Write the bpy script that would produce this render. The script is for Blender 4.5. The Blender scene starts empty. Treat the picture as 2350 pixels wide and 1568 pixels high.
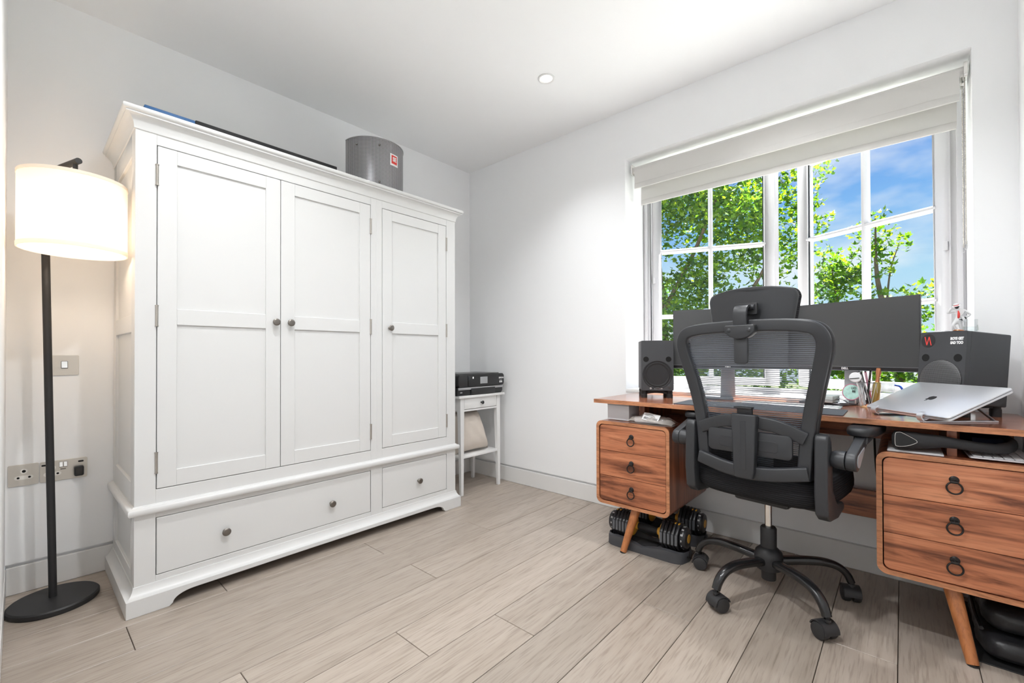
import bpy, bmesh, math, random
from math import sin, cos, pi, radians, sqrt, atan2
from mathutils import Vector, Matrix

random.seed(7)
scene = bpy.context.scene
COL = scene.collection

# ------------------------------------------------------------------ camera
cam_d = bpy.data.cameras.new('camera')
cam = bpy.data.objects.new('camera', cam_d)
COL.objects.link(cam)
FPX, YAW, PITCH, ROLL, SHY = 1006.33, 0.72696, 0.00743, -0.00274, 23.84
F0 = Vector((-sin(YAW), cos(YAW), 0)); R0 = Vector((cos(YAW), sin(YAW), 0)); U0 = Vector((0, 0, 1))
Fv = F0 * cos(PITCH) + U0 * sin(PITCH); Uv = U0 * cos(PITCH) - F0 * sin(PITCH)
Rv = R0 * cos(ROLL) + Uv * sin(ROLL); U2 = Uv * cos(ROLL) - R0 * sin(ROLL)
m = Matrix.Identity(4)
for i in range(3):
    m[i][0] = Rv[i]; m[i][1] = U2[i]; m[i][2] = -Fv[i]
m[0][3], m[1][3], m[2][3] = 2.7639, -2.5644, 0.9904
cam.matrix_world = m
cam_d.sensor_fit = 'HORIZONTAL'; cam_d.sensor_width = 36.0
cam_d.lens = FPX * 36.0 / 2350.0
cam_d.shift_y = SHY / 2350.0
cam_d.clip_start = 0.01; cam_d.clip_end = 400
scene.camera = cam

# ------------------------------------------------------------------ world (blue sky with thin cloud)
world = bpy.data.worlds.new('sky'); scene.world = world
world.use_nodes = True
wn = world.node_tree; wn.nodes.clear()
def wnode(t): return wn.nodes.new(t)
w_out = wnode('ShaderNodeOutputWorld'); w_bg = wnode('ShaderNodeBackground')
w_tc = wnode('ShaderNodeTexCoord'); w_sep = wnode('ShaderNodeSeparateXYZ')
w_ramp = wnode('ShaderNodeValToRGB'); w_map = wnode('ShaderNodeMapping'); w_noise = wnode('ShaderNodeTexNoise')
w_cr = wnode('ShaderNodeValToRGB'); w_mix = wnode('ShaderNodeMix'); w_mix.data_type = 'RGBA'
wn.links.new(w_tc.outputs['Generated'], w_sep.inputs[0])
wn.links.new(w_sep.outputs['Z'], w_ramp.inputs[0])
e = w_ramp.color_ramp.elements
e[0].position = 0.0; e[0].color = (0.70, 0.86, 0.97, 1)
e[1].position = 0.62; e[1].color = (0.05, 0.19, 0.62, 1)
for p, c in ((0.14, (0.48, 0.76, 0.97, 1)), (0.25, (0.25, 0.53, 0.95, 1)), (0.36, (0.11, 0.33, 0.84, 1))):
    k = e.new(p); k.color = c
wn.links.new(w_tc.outputs['Generated'], w_map.inputs[0])
w_map.inputs['Scale'].default_value = (1.6, 1.6, 3.6); w_map.inputs['Location'].default_value = (0.63, 0.2, 0.47)
wn.links.new(w_map.outputs[0], w_noise.inputs['Vector'])
w_noise.inputs['Scale'].default_value = 2.3; w_noise.inputs['Detail'].default_value = 5; w_noise.inputs['Roughness'].default_value = .52
wn.links.new(w_noise.outputs[0], w_cr.inputs[0])
w_cr.color_ramp.elements[0].position = .47; w_cr.color_ramp.elements[0].color = (0, 0, 0, 1)
w_cr.color_ramp.elements[1].position = .74; w_cr.color_ramp.elements[1].color = (1, 1, 1, 1)
wn.links.new(w_cr.outputs[0], w_mix.inputs[0]); wn.links.new(w_ramp.outputs[0], w_mix.inputs[6])
w_mix.inputs[7].default_value = (1.05, 1.05, 1.05, 1)
wn.links.new(w_mix.outputs[2], w_bg.inputs[0]); w_bg.inputs[1].default_value = 1.0
wn.links.new(w_bg.outputs[0], w_out.inputs[0])

# ------------------------------------------------------------------ sun
sun_d = bpy.data.lights.new('sun', 'SUN'); sun = bpy.data.objects.new('sun', sun_d); COL.objects.link(sun)
SUN_TO = Vector((-0.06, 0.31, 0.95)).normalized()
sun.rotation_euler = SUN_TO.to_track_quat('Z', 'Y').to_euler()
sun.location = (20, 8, 20)
sun_d.energy = 32.0; sun_d.angle = radians(.6); sun_d.color = (1.0, .975, .94)

DOWN_W = 72.0     # each recessed downlight
LAMP_W = 3.0      # bulb in the floor lamp

scene.view_settings.view_transform = 'Standard'; scene.view_settings.look = 'None'
scene.view_settings.exposure = 0.0; scene.view_settings.gamma = 1.0
scene.view_settings.use_curve_mapping = False
scene.cycles.max_bounces = 14; scene.cycles.diffuse_bounces = 8; scene.cycles.transparent_max_bounces = 16
scene.cycles.sample_clamp_indirect = 30.0

# ------------------------------------------------------------------ materials
def newmat(name):
    mt = bpy.data.materials.new(name); mt.use_nodes = True
    nt = mt.node_tree
    return mt, nt, nt.nodes['Principled BSDF'], nt.nodes['Material Output']
def lk(nt, a, b): nt.links.new(a, b)
def plain(name, col, rough=.5, metal=0.0, spec=.5, bump=0.0, bscale=200.0, coat=0.0, var=0.0, vscale=6.0):
    mt, nt, b, o = newmat(name)
    b.inputs['Base Color'].default_value = (*col, 1); b.inputs['Roughness'].default_value = rough
    b.inputs['Metallic'].default_value = metal; b.inputs['Specular IOR Level'].default_value = spec
    if coat: b.inputs['Coat Weight'].default_value = coat
    tc = nt.nodes.new('ShaderNodeTexCoord')
    if var:
        n = nt.nodes.new('ShaderNodeTexNoise'); n.inputs['Scale'].default_value = vscale; n.inputs['Detail'].default_value = 4
        lk(nt, tc.outputs['Object'], n.inputs['Vector'])
        mx = nt.nodes.new('ShaderNodeMix'); mx.data_type = 'RGBA'
        mx.inputs[6].default_value = (*[c * (1 - var) for c in col], 1); mx.inputs[7].default_value = (*[min(1, c * (1 + var)) for c in col], 1)
        lk(nt, n.outputs[0], mx.inputs[0]); lk(nt, mx.outputs[2], b.inputs['Base Color'])
    if bump:
        n = nt.nodes.new('ShaderNodeTexNoise'); n.inputs['Scale'].default_value = bscale; n.inputs['Detail'].default_value = 3
        lk(nt, tc.outputs['Object'], n.inputs['Vector'])
        bp = nt.nodes.new('ShaderNodeBump'); bp.inputs['Strength'].default_value = bump; bp.inputs['Distance'].default_value = .002
        lk(nt, n.outputs[0], bp.inputs['Height']); lk(nt, bp.outputs[0], b.inputs['Normal'])
    return mt
def emit(name, col, s):
    mt, nt, b, o = newmat(name)
    b.inputs['Base Color'].default_value = (*col, 1)
    b.inputs['Emission Color'].default_value = (*col, 1); b.inputs['Emission Strength'].default_value = s
    return mt
def wood(name, ca, cb, cc, scale, rough=.35, coat=0.0, rnd=False, bump=.05, pos=(.3, .55, .78)):
    mt, nt, b, o = newmat(name)
    tc = nt.nodes.new('ShaderNodeTexCoord'); mp = nt.nodes.new('ShaderNodeMapping')
    src = tc.outputs['Object']
    oi = nt.nodes.new('ShaderNodeObjectInfo')
    mul = nt.nodes.new('ShaderNodeVectorMath'); mul.operation = 'SCALE'; mul.inputs['Scale'].default_value = 37.0
    cmb = nt.nodes.new('ShaderNodeCombineXYZ')
    for k in range(3): lk(nt, oi.outputs['Random'], cmb.inputs[k])
    lk(nt, cmb.outputs[0], mul.inputs[0])
    add = nt.nodes.new('ShaderNodeVectorMath'); add.operation = 'ADD'
    lk(nt, src, add.inputs[0]); lk(nt, mul.outputs[0], add.inputs[1])
    lk(nt, add.outputs[0], mp.inputs[0]); mp.inputs['Scale'].default_value = scale
    n1 = nt.nodes.new('ShaderNodeTexNoise'); n1.inputs['Scale'].default_value = 1.0; n1.inputs['Detail'].default_value = 8; n1.inputs['Roughness'].default_value = .62; n1.inputs['Distortion'].default_value = .6
    lk(nt, mp.outputs[0], n1.inputs['Vector'])
    r = nt.nodes.new('ShaderNodeValToRGB'); el = r.color_ramp.elements
    el[0].position = pos[0]; el[0].color = (*ca, 1); el[1].position = pos[2]; el[1].color = (*cc, 1)
    k = el.new(pos[1]); k.color = (*cb, 1)
    lk(nt, n1.outputs[0], r.inputs[0])
    # fine pores
    mp2 = nt.nodes.new('ShaderNodeMapping'); mp2.inputs['Scale'].default_value = [s * 6 for s in scale]
    lk(nt, add.outputs[0], mp2.inputs[0])
    n2 = nt.nodes.new('ShaderNodeTexNoise'); n2.inputs['Scale'].default_value = 1.0; n2.inputs['Detail'].default_value = 3
    lk(nt, mp2.outputs[0], n2.inputs['Vector'])
    r2 = nt.nodes.new('ShaderNodeValToRGB'); r2.color_ramp.elements[0].position = .33; r2.color_ramp.elements[0].color = (.72, .70, .68, 1)
    r2.color_ramp.elements[1].position = .5; r2.color_ramp.elements[1].color = (1, 1, 1, 1)
    lk(nt, n2.outputs[0], r2.inputs[0])
    mx = nt.nodes.new('ShaderNodeMix'); mx.data_type = 'RGBA'; mx.blend_type = 'MULTIPLY'; mx.inputs[0].default_value = .8
    lk(nt, r.outputs[0], mx.inputs[6]); lk(nt, r2.outputs[0], mx.inputs[7])
    last = mx.outputs[2]
    if rnd:
        mr = nt.nodes.new('ShaderNodeMapRange'); mr.inputs['To Min'].default_value = .88; mr.inputs['To Max'].default_value = 1.07
        lk(nt, oi.outputs['Random'], mr.inputs[0])
        h = nt.nodes.new('ShaderNodeHueSaturation'); lk(nt, mr.outputs[0], h.inputs['Value']); lk(nt, last, h.inputs['Color']); last = h.outputs[0]
    lk(nt, last, b.inputs['Base Color'])
    b.inputs['Roughness'].default_value = rough
    if coat: b.inputs['Coat Weight'].default_value = coat; b.inputs['Coat Roughness'].default_value = .12
    bp = nt.nodes.new('ShaderNodeBump'); bp.inputs['Strength'].default_value = bump; bp.inputs['Distance'].default_value = .003
    lk(nt, n2.outputs[0], bp.inputs['Height']); lk(nt, bp.outputs[0], b.inputs['Normal'])
    return mt
def glassy(name, tint=(1, 1, 1), gloss=.9, ior=1.45, rough=0.0):
    mt, nt, b, o = newmat(name); nt.nodes.remove(b)
    tr = nt.nodes.new('ShaderNodeBsdfTransparent'); tr.inputs[0].default_value = (*tint, 1)
    gl = nt.nodes.new('ShaderNodeBsdfGlossy'); gl.inputs['Roughness'].default_value = rough
    fr = nt.nodes.new('ShaderNodeLayerWeight'); fr.inputs[0].default_value = .5
    pw = nt.nodes.new('ShaderNodeMath'); pw.operation = 'POWER'; pw.inputs[1].default_value = 4.0; lk(nt, fr.outputs['Facing'], pw.inputs[0])
    ml = nt.nodes.new('ShaderNodeMath'); ml.operation = 'MULTIPLY_ADD'; ml.inputs[1].default_value = gloss * .7; ml.inputs[2].default_value = gloss * ((ior - 1) / (ior + 1)) ** 2
    lk(nt, pw.outputs[0], ml.inputs[0])
    mx = nt.nodes.new('ShaderNodeMixShader'); lk(nt, ml.outputs[0], mx.inputs[0]); lk(nt, tr.outputs[0], mx.inputs[1]); lk(nt, gl.outputs[0], mx.inputs[2])
    lk(nt, mx.outputs[0], o.inputs[0])
    return mt
def translucent(name, col, amount=.5, rough=.8):
    mt, nt, b, o = newmat(name)
    b.inputs['Base Color'].default_value = (*col, 1); b.inputs['Roughness'].default_value = rough; b.inputs['Specular IOR Level'].default_value = .2
    t = nt.nodes.new('ShaderNodeBsdfTranslucent'); t.inputs[0].default_value = (*col, 1)
    mx = nt.nodes.new('ShaderNodeMixShader'); mx.inputs[0].default_value = amount
    lk(nt, b.outputs[0], mx.inputs[1]); lk(nt, t.outputs[0], mx.inputs[2]); lk(nt, mx.outputs[0], o.inputs[0])
    return mt
def striped(name, col, axis, freq, rough=.8, depth=.6):
    """ribbed fabric: fine relief ribs across one object axis"""
    mt, nt, b, o = newmat(name)
    tc = nt.nodes.new('ShaderNodeTexCoord'); w = nt.nodes.new('ShaderNodeTexWave'); w.bands_direction = axis
    w.inputs['Scale'].default_value = freq; w.inputs['Distortion'].default_value = .15
    lk(nt, tc.outputs['Object'], w.inputs['Vector'])
    mx = nt.nodes.new('ShaderNodeMix'); mx.data_type = 'RGBA'
    mx.inputs[6].default_value = (*[c * .55 for c in col], 1); mx.inputs[7].default_value = (*[c * 1.3 for c in col], 1)
    lk(nt, w.outputs[1], mx.inputs[0]); lk(nt, mx.outputs[2], b.inputs['Base Color'])
    bp = nt.nodes.new('ShaderNodeBump'); bp.inputs['Strength'].default_value = depth; bp.inputs['Distance'].default_value = .002
    lk(nt, w.outputs[1], bp.inputs['Height']); lk(nt, bp.outputs[0], b.inputs['Normal'])
    b.inputs['Roughness'].default_value = rough; b.inputs['Specular IOR Level'].default_value = .25
    return mt
def dotted(name, ca, cb, scale, rough=.4, metal=0.0, th=.32):
    """fine perforated sheet"""
    mt, nt, b, o = newmat(name)
    tc = nt.nodes.new('ShaderNodeTexCoord'); v = nt.nodes.new('ShaderNodeTexVoronoi'); v.inputs['Scale'].default_value = scale; v.inputs['Randomness'].default_value = 0
    lk(nt, tc.outputs['UV'], v.inputs['Vector'])
    r = nt.nodes.new('ShaderNodeValToRGB'); r.color_ramp.elements[0].position = th; r.color_ramp.elements[0].color = (*ca, 1)
    r.color_ramp.elements[1].position = th + .08; r.color_ramp.elements[1].color = (*cb, 1)
    lk(nt, v.outputs['Distance'], r.inputs[0]); lk(nt, r.outputs[0], b.inputs['Base Color'])
    b.inputs['Roughness'].default_value = rough; b.inputs['Metallic'].default_value = metal
    return mt

M = {}
M['wall'] = plain('wall_paint', (.875, .883, .892), .75, spec=.2, bump=.03, bscale=260, var=.012, vscale=1.3)
M['ceil'] = plain('ceiling_paint', (.90, .905, .91), .8, spec=.15, bump=.02, bscale=200)
M['trim'] = plain('trim_gloss_white', (.76, .755, .745), .35, var=.01)
M['upvc'] = plain('window_white', (.66, .655, .675), .3)
M['ward'] = plain('wardrobe_white', (.675, .677, .670), .38, var=.012, vscale=3)
M['dark_gap'] = plain('shadow_gap', (.03, .028, .026), .9)
M['pewter'] = plain('pewter_metal', (.22, .20, .18), .38, .9, bump=.1, bscale=300)
M['hinge'] = plain('brushed_nickel', (.45, .42, .38), .35, 1.0)
M['blackmetal'] = plain('black_powder_coat', (.017, .017, .018), .5, bump=.12, bscale=700)
M['shade'] = translucent('shade_linen', (.93, .90, .86), .62)
M['plate'] = plain('stainless_plate', (.62, .59, .54), .38, .55, bump=.05, bscale=500)
M['chrome'] = plain('chrome', (.75, .74, .72), .12, 1.0)
M['socket_white'] = plain('socket_insert', (.78, .76, .72), .35)
M['black'] = plain('black_plastic', (.012, .012, .013), .35)
M['black_matt'] = plain('black_matt', (.02, .02, .022), .7)
M['hole'] = plain('dark_hole', (.004, .004, .004), .9)
M['walnut_x'] = wood('walnut_x', (.15, .045, .020), (.47, .165, .075), (.62, .255, .13), (2.0, 20, 24), .32, .12, pos=(.36, .50, .66))
M['walnut_z'] = wood('walnut_z', (.10, .031, .015), (.28, .09, .042), (.42, .15, .072), (22, 22, 1.6), .3, .1, pos=(.34, .5, .68))
M['walnut_top'] = wood('walnut_top', (.15, .05, .028), (.33, .115, .058), (.45, .17, .09), (1.8, 20, 20), .2, .4, bump=.02, pos=(.34, .5, .68))
M['walnut_edge'] = wood('walnut_edge', (.30, .12, .055), (.56, .24, .115), (.66, .31, .155), (9, 60, 60), .35)
M['leg_wood'] = wood('leg_wood', (.33, .11, .034), (.47, .17, .055), (.56, .22, .075), (30, 30, 4), .32, .2)
M['oak'] = wood('oak_floor', (.315, .262, .215), (.390, .332, .280), (.442, .385, .332), (26, 1.5, 26), .36, 0, True, .06, (.2, .5, .8))
M['subfloor'] = plain('joint_dark', (.10, .075, .055), .9)
M['iron'] = plain('dark_iron', (.03, .027, .026), .42, .7)
M['chair'] = plain('chair_grey_plastic', (.028, .0295, .033), .42, bump=.06, bscale=900)
M['chair_dk'] = plain('chair_black_plastic', (.02, .02, .022), .45, bump=.05, bscale=900)
M['chair_silver'] = plain('arm_grey_plastic', (.30, .31, .33), .4)
M['seat'] = striped('seat_mesh_fabric', (.011, .011, .013), 'Z', 42, .75)
M['pad'] = plain('arm_pad', (.012, .012, .014), .5, bump=.1, bscale=400)
M['base_black'] = plain('base_gloss_black', (.012, .012, .013), .25, coat=.2)
M['castor'] = plain('castor_black', (.025, .025, .027), .45)
M['spk'] = plain('speaker_charcoal', (.052, .054, .059), .5, bump=.06, bscale=800)
M['cone'] = plain('woofer_cone', (.028, .028, .03), .42)
M['rubber'] = plain('rubber_black', (.015, .015, .016), .6)
M['screen'] = plain('screen_off', (.050, .051, .053), .38, spec=.7)
M['bezel'] = plain('bezel_dark', (.03, .03, .032), .35)
M['mon_grey'] = plain('monitor_silver', (.30, .31, .33), .4, .3)
M['alu'] = plain('aluminium', (.72, .73, .76), .3, .7)
M['alu_dk'] = plain('aluminium_dark', (.16, .16, .17), .35, .8)
M['logo'] = plain('logo_mirror', (.06, .06, .065), .15, .6)
M['print_white'] = plain('print_white', (.85, .85, .85), .6)
M['print_black'] = plain('print_black', (.02, .02, .02), .6)
M['red'] = plain('print_red', (.75, .06, .05), .5)
M['grille'] = dotted('woofer_grille', (.012, .012, .012), (.15, .15, .155), 30, .4, .3)
M['perf'] = dotted('perforated_steel', (.05, .05, .055), (.55, .55, .57), 31, .35, .6, .36)
M['box_blue'] = plain('case_blue', (.05, .16, .38), .5)
M['fabric_white'] = translucent('blind_white', (.80, .79, .77), .30)
M['pillow'] = plain('cushion_cotton', (.62, .56, .50), .9, spec=.1, bump=.2, bscale=350)
M['white_lac'] = plain('white_lacquer', (.76, .76, .755), .35)
M['printer'] = plain('printer_black', (.017, .017, .018), .3)
M['printer_si'] = plain('printer_silver', (.42, .42, .43), .35, .4)
M['lcd'] = plain('printer_screen', (.33, .34, .35), .2)
M['glass'] = glassy('window_glass', (.97, .99, .985), .55, 1.45)
M['tumbler'] = glassy('clear_glass', (.96, .97, .97), 1.0, 1.55)
M['water'] = glassy('water', (.93, .95, .96), 1.0, 1.33)
M['plastic_clear'] = glassy('clear_plastic', (.93, .93, .93), 1.0, 1.5, .05)
M['matgrey'] = plain('desk_mat_felt', (.095, .105, .12), .9, bump=.3, bscale=900, var=.25, vscale=500)
M['yellow'] = plain('yellow_plastic', (.70, .36, .035), .4)
M['plate_bk'] = plain('weight_black', (.02, .02, .022), .35)
M['plate_gr'] = plain('weight_grey', (.10, .105, .115), .5)
M['tray'] = plain('tray_grey', (.055, .056, .062), .55, bump=.1, bscale=400)
M['leather'] = plain('bag_leather', (.014, .014, .016), .38, bump=.8, bscale=45, var=.6, vscale=20)
M['paper'] = plain('paper', (.74, .74, .75), .7)
M['boxwhite'] = plain('box_card_white', (.66, .66, .68), .6)
M['boxgrey'] = plain('box_card_grey', (.42, .41, .41), .6)
M['bag_film'] = None
M['gold'] = plain('brush_gold', (.50, .38, .12), .35, .6, bump=.6, bscale=300)
M['rose'] = plain('rose_copper', (.62, .25, .12), .3, .6)
M['blue'] = plain('blue_glaze', (.02, .09, .55), .25)
M['white_gl'] = plain('white_glaze', (.82, .82, .83), .2)
M['suit'] = plain('figure_white', (.75, .75, .76), .35)
M['skin_dk'] = plain('figure_dark', (.03, .028, .03), .4)
M['hdd'] = plain('drive_grey', (.50, .53, .52), .4, .3)
M['stone'] = plain('white_render', (.80, .79, .76), .8, var=.04, vscale=4)
M['ground'] = plain('far_ground', (.10, .14, .05), .9, var=.3, vscale=.3)
M['bark'] = plain('bark', (.12, .085, .055), .9, var=.4, vscale=9)
M['silverkey'] = plain('key_white', (.72, .72, .73), .4)
M['mint'] = plain('sticker_mint', (.45, .75, .62), .5, var=.5, vscale=60)
M['pinkpen'] = plain('pen_pink', (.55, .15, .25), .4)
M['velvet'] = plain('velvet_navy', (.006, .008, .016), .95, spec=.1, bump=.4, bscale=900)
M['gloss_bk'] = plain('gloss_black', (.008, .008, .009), .15)
# thin milky plastic bag
mt, nt, b, o = newmat('bag_film')
b.inputs['Base Color'].default_value = (.72, .67, .62, 1); b.inputs['Roughness'].default_value = .25
trn = nt.nodes.new('ShaderNodeBsdfTransparent'); mxs = nt.nodes.new('ShaderNodeMixShader'); mxs.inputs[0].default_value = .55
lk(nt, b.outputs[0], mxs.inputs[1]); lk(nt, trn.outputs[0], mxs.inputs[2]); lk(nt, mxs.outputs[0], o.inputs[0]); M['bag_film'] = mt
# see-through woven chair mesh
mt, nt, b, o = newmat('chair_mesh')
b.inputs['Base Color'].default_value = (.14, .155, .18, 1); b.inputs['Roughness'].default_value = .5
tc = nt.nodes.new('ShaderNodeTexCoord'); wv = nt.nodes.new('ShaderNodeTexWave'); wv.bands_direction = 'Z'; wv.inputs['Scale'].default_value = 44; wv.inputs['Distortion'].default_value = .25; wv.inputs['Detail'].default_value = 1
lk(nt, tc.outputs['Object'], wv.inputs['Vector'])
rp = nt.nodes.new('ShaderNodeValToRGB'); rp.color_ramp.elements[0].position = .42; rp.color_ramp.elements[0].color = (.12, .12, .12, 1)
rp.color_ramp.elements[1].position = .62; rp.color_ramp.elements[1].color = (.85, .85, .85, 1)
lk(nt, wv.outputs[1], rp.inputs[0])
trn = nt.nodes.new('ShaderNodeBsdfTransparent'); tl = nt.nodes.new('ShaderNodeBsdfTranslucent'); tl.inputs[0].default_value = (.30, .33, .38, 1)
mx1 = nt.nodes.new('ShaderNodeMixShader'); mx1.inputs[0].default_value = .35; lk(nt, b.outputs[0], mx1.inputs[1]); lk(nt, tl.outputs[0], mx1.inputs[2])
mx2 = nt.nodes.new('ShaderNodeMixShader'); lk(nt, rp.outputs[0], mx2.inputs[0]); lk(nt, trn.outputs[0], mx2.inputs[1]); lk(nt, mx1.outputs[0], mx2.inputs[2])
lk(nt, mx2.outputs[0], o.inputs[0]); M['chair_mesh'] = mt
# leaves
def leafmat(name, c1, c2, c3):
    mt, nt, b, o = newmat(name)
    g = nt.nodes.new('ShaderNodeNewGeometry'); oi = nt.nodes.new('ShaderNodeObjectInfo')
    ad = nt.nodes.new('ShaderNodeMath'); ad.operation = 'ADD'; lk(nt, g.outputs['Random Per Island'], ad.inputs[0]); lk(nt, oi.outputs['Random'], ad.inputs[1])
    fr = nt.nodes.new('ShaderNodeMath'); fr.operation = 'FRACT'; lk(nt, ad.outputs[0], fr.inputs[0])
    r = nt.nodes.new('ShaderNodeValToRGB'); r.color_ramp.elements[0].color = (*c1, 1); r.color_ramp.elements[1].color = (*c3, 1)
    k = r.color_ramp.elements.new(.55); k.color = (*c2, 1)
    lk(nt, fr.outputs[0], r.inputs[0]); lk(nt, r.outputs[0], b.inputs['Base Color']); b.inputs['Roughness'].default_value = .45
    t = nt.nodes.new('ShaderNodeBsdfTranslucent'); mxc = nt.nodes.new('ShaderNodeMix'); mxc.data_type = 'RGBA'; mxc.blend_type = 'MULTIPLY'; mxc.inputs[0].default_value = 1
    lk(nt, r.outputs[0], mxc.inputs[6]); mxc.inputs[7].default_value = (1.9, 1.9, .6, 1); lk(nt, mxc.outputs[2], t.inputs[0])
    mx = nt.nodes.new('ShaderNodeMixShader'); mx.inputs[0].default_value = .58; lk(nt, b.outputs[0], mx.inputs[1]); lk(nt, t.outputs[0], mx.inputs[2]); lk(nt, mx.outputs[0], o.inputs[0])
    return mt
M['leaf'] = leafmat('leaf_green', (.024, .072, .020), (.085, .185, .018), (.22, .31, .022))

# ------------------------------------------------------------------ mesh helpers
ROOTM = {}
def tag(o, label=None, cat=None, group=None, kind=None):
    if label: o['label'] = label
    if cat: o['category'] = cat
    if group: o['group'] = group
    if kind: o['kind'] = kind
    return o
def thing(name, label, cat, loc=(0, 0, 0), rz=0.0, group=None, rx=0.0):
    o = bpy.data.objects.new(name, None); COL.objects.link(o)
    o.empty_display_size = .05
    o.location = loc; o.rotation_euler = (rx, 0, rz)
    ROOTM[o] = Matrix.Translation(Vector(loc)) @ Matrix.Rotation(rz, 4, 'Z') @ Matrix.Rotation(rx, 4, 'X')
    return tag(o, label, cat, group)
def rootm(p):
    while p is not None:
        if p in ROOTM: return ROOTM[p]
        p = p.parent
    return Matrix.Identity(4)

class MB:
    def __init__(s): s.v = []; s.f = []
    def add(s, vs, fs):
        n = len(s.v); s.v += [Vector(v) for v in vs]; s.f += [tuple(i + n for i in f) for f in fs]; return s
    def join(s, o, M4=None):
        return s.add([(M4 @ v) if M4 else v for v in o.v], o.f)
    def xf(s, M4): s.v = [M4 @ v for v in s.v]; return s
    def box(s, x0, x1, y0, y1, z0, z1):
        return s.add([(x0, y0, z0), (x1, y0, z0), (x1, y1, z0), (x0, y1, z0), (x0, y0, z1), (x1, y0, z1), (x1, y1, z1), (x0, y1, z1)],
                     [(3, 2, 1, 0), (4, 5, 6, 7), (0, 1, 5, 4), (1, 2, 6, 5), (2, 3, 7, 6), (3, 0, 4, 7)])
    def bar(s, p0, p1, w, h, up=(0, 0, 1)):
        p0, p1 = Vector(p0), Vector(p1); t = (p1 - p0).normalized(); up = Vector(up)
        a = t.cross(up).normalized() * w / 2; c = a.cross(t).normalized() * h / 2
        vs = [p + i * a + j * c for p in (p0, p1) for i, j in ((-1, -1), (1, -1), (1, 1), (-1, 1))]
        return s.add(vs, [(0, 1, 2, 3), (7, 6, 5, 4), (0, 4, 5, 1), (1, 5, 6, 2), (2, 6, 7, 3), (3, 7, 4, 0)])
    def cyl(s, p0, p1, r0, r1=None, n=24, cap=True):
        r1 = r0 if r1 is None else r1
        p0, p1 = Vector(p0), Vector(p1); t = (p1 - p0).normalized()
        a = t.orthogonal().normalized(); b = t.cross(a)
        vs = []
        for p, r in ((p0, r0), (p1, r1)):
            for i in range(n):
                g = 2 * pi * i / n; vs.append(p + (a * cos(g) + b * sin(g)) * r)
        fs = [(i, (i + 1) % n, n + (i + 1) % n, n + i) for i in range(n)]
        if cap: fs += [tuple(range(n))[::-1], tuple(range(n, 2 * n))]
        return s.add(vs, fs)
    def tube(s, path, r, n=8, closed=False, cap=True, sx=1.0, ref=None):
        P = [Vector(p) for p in path]; k = len(P)
        rr = r if isinstance(r, (list, tuple)) else [r] * k
        sec = [(cos(2 * pi * i / n) * sx, sin(2 * pi * i / n)) for i in range(n)]
        return s.sweep(P, sec, rr, closed, cap, ref)
    def sweep(s, P, sec, scales=None, closed=False, cap=True, ref=None):
        P = [Vector(p) for p in P]; k = len(P); n = len(sec)
        scales = scales or [1.0] * k
        vs = []; prev = None
        for i in range(k):
            if closed: t = P[(i + 1) % k] - P[i - 1]
            else: t = P[min(i + 1, k - 1)] - P[max(i - 1, 0)]
            t.normalize()
            if ref is not None:
                a = t.cross(Vector(ref))
                if a.length < 1e-5: a = prev
                a.normalize()
            else:
                a = (t.orthogonal() if prev is None else prev - t * prev.dot(t)).normalized()
            prev = a; b = a.cross(t)
            for u, w in sec: vs.append(P[i] + (a * u + b * w) * scales[i])
        fs = []
        for i in range(k if closed else k - 1):
            j = (i + 1) % k
            for q in range(n): fs.append((i * n + q, i * n + (q + 1) % n, j * n + (q + 1) % n, j * n + q))
        if cap and not closed: fs += [tuple(range(n))[::-1], tuple(range((k - 1) * n, k * n))]
        return s.add(vs, fs)
    def lathe(s, prof, n=32, M4=None, closed=False):
        """profile of (r, z) turned about z"""
        vs = []; fs = []
        for r, z in prof:
            for i in range(n):
                g = 2 * pi * i / n; v = Vector((r * cos(g), r * sin(g), z)); vs.append(M4 @ v if M4 else v)
        k = len(prof)
        for j in range(k - 1 if not closed else k):
            jj = (j + 1) % k
            for i in range(n): fs.append((j * n + i, j * n + (i + 1) % n, jj * n + (i + 1) % n, jj * n + i))
        if not closed:
            if prof[0][0] > 1e-6: fs.append(tuple(range(n))[::-1])
            if prof[-1][0] > 1e-6: fs.append(tuple(range((k - 1) * n, k * n)))
        return s.add(vs, fs)
    def prism(s, poly, d0, d1, plane='xz'):
        """polygon extruded along the remaining axis from d0 to d1"""
        def P(u, w, d): return {'xz': (u, d, w), 'xy': (u, w, d), 'yz': (d, u, w)}[plane]
        n = len(poly)
        vs = [P(u, w, d0) for u, w in poly] + [P(u, w, d1) for u, w in poly]
        return s.add(vs, [tuple(range(n)), tuple(range(n, 2 * n))[::-1]] + [(i, n + i, n + (i + 1) % n, (i + 1) % n) for i in range(n)])
    def ball(s, c, r, n=16, k=10, sc=(1, 1, 1)):
        vs = []; fs = []
        for j in range(k + 1):
            a = pi * j / k
            for i in range(n):
                g = 2 * pi * i / n; vs.append((c[0] + r * sc[0] * sin(a) * cos(g), c[1] + r * sc[1] * sin(a) * sin(g), c[2] - r * sc[2] * cos(a)))
        for j in range(k):
            for i in range(n): fs.append((j * n + i, j * n + (i + 1) % n, (j + 1) * n + (i + 1) % n, (j + 1) * n + i))
        return s.add(vs, fs)
    def loft(s, rings, cap=True, closed=True):
        n = len(rings[0]); vs = [p for r in rings for p in r]; fs = []
        for j in range(len(rings) - 1):
            for i in range(n if closed else n - 1): fs.append((j * n + i, j * n + (i + 1) % n, (j + 1) * n + (i + 1) % n, (j + 1) * n + i))
        if cap: fs += [tuple(range(n))[::-1], tuple(range((len(rings) - 1) * n, len(rings) * n))]
        return s.add(vs, fs)
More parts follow.
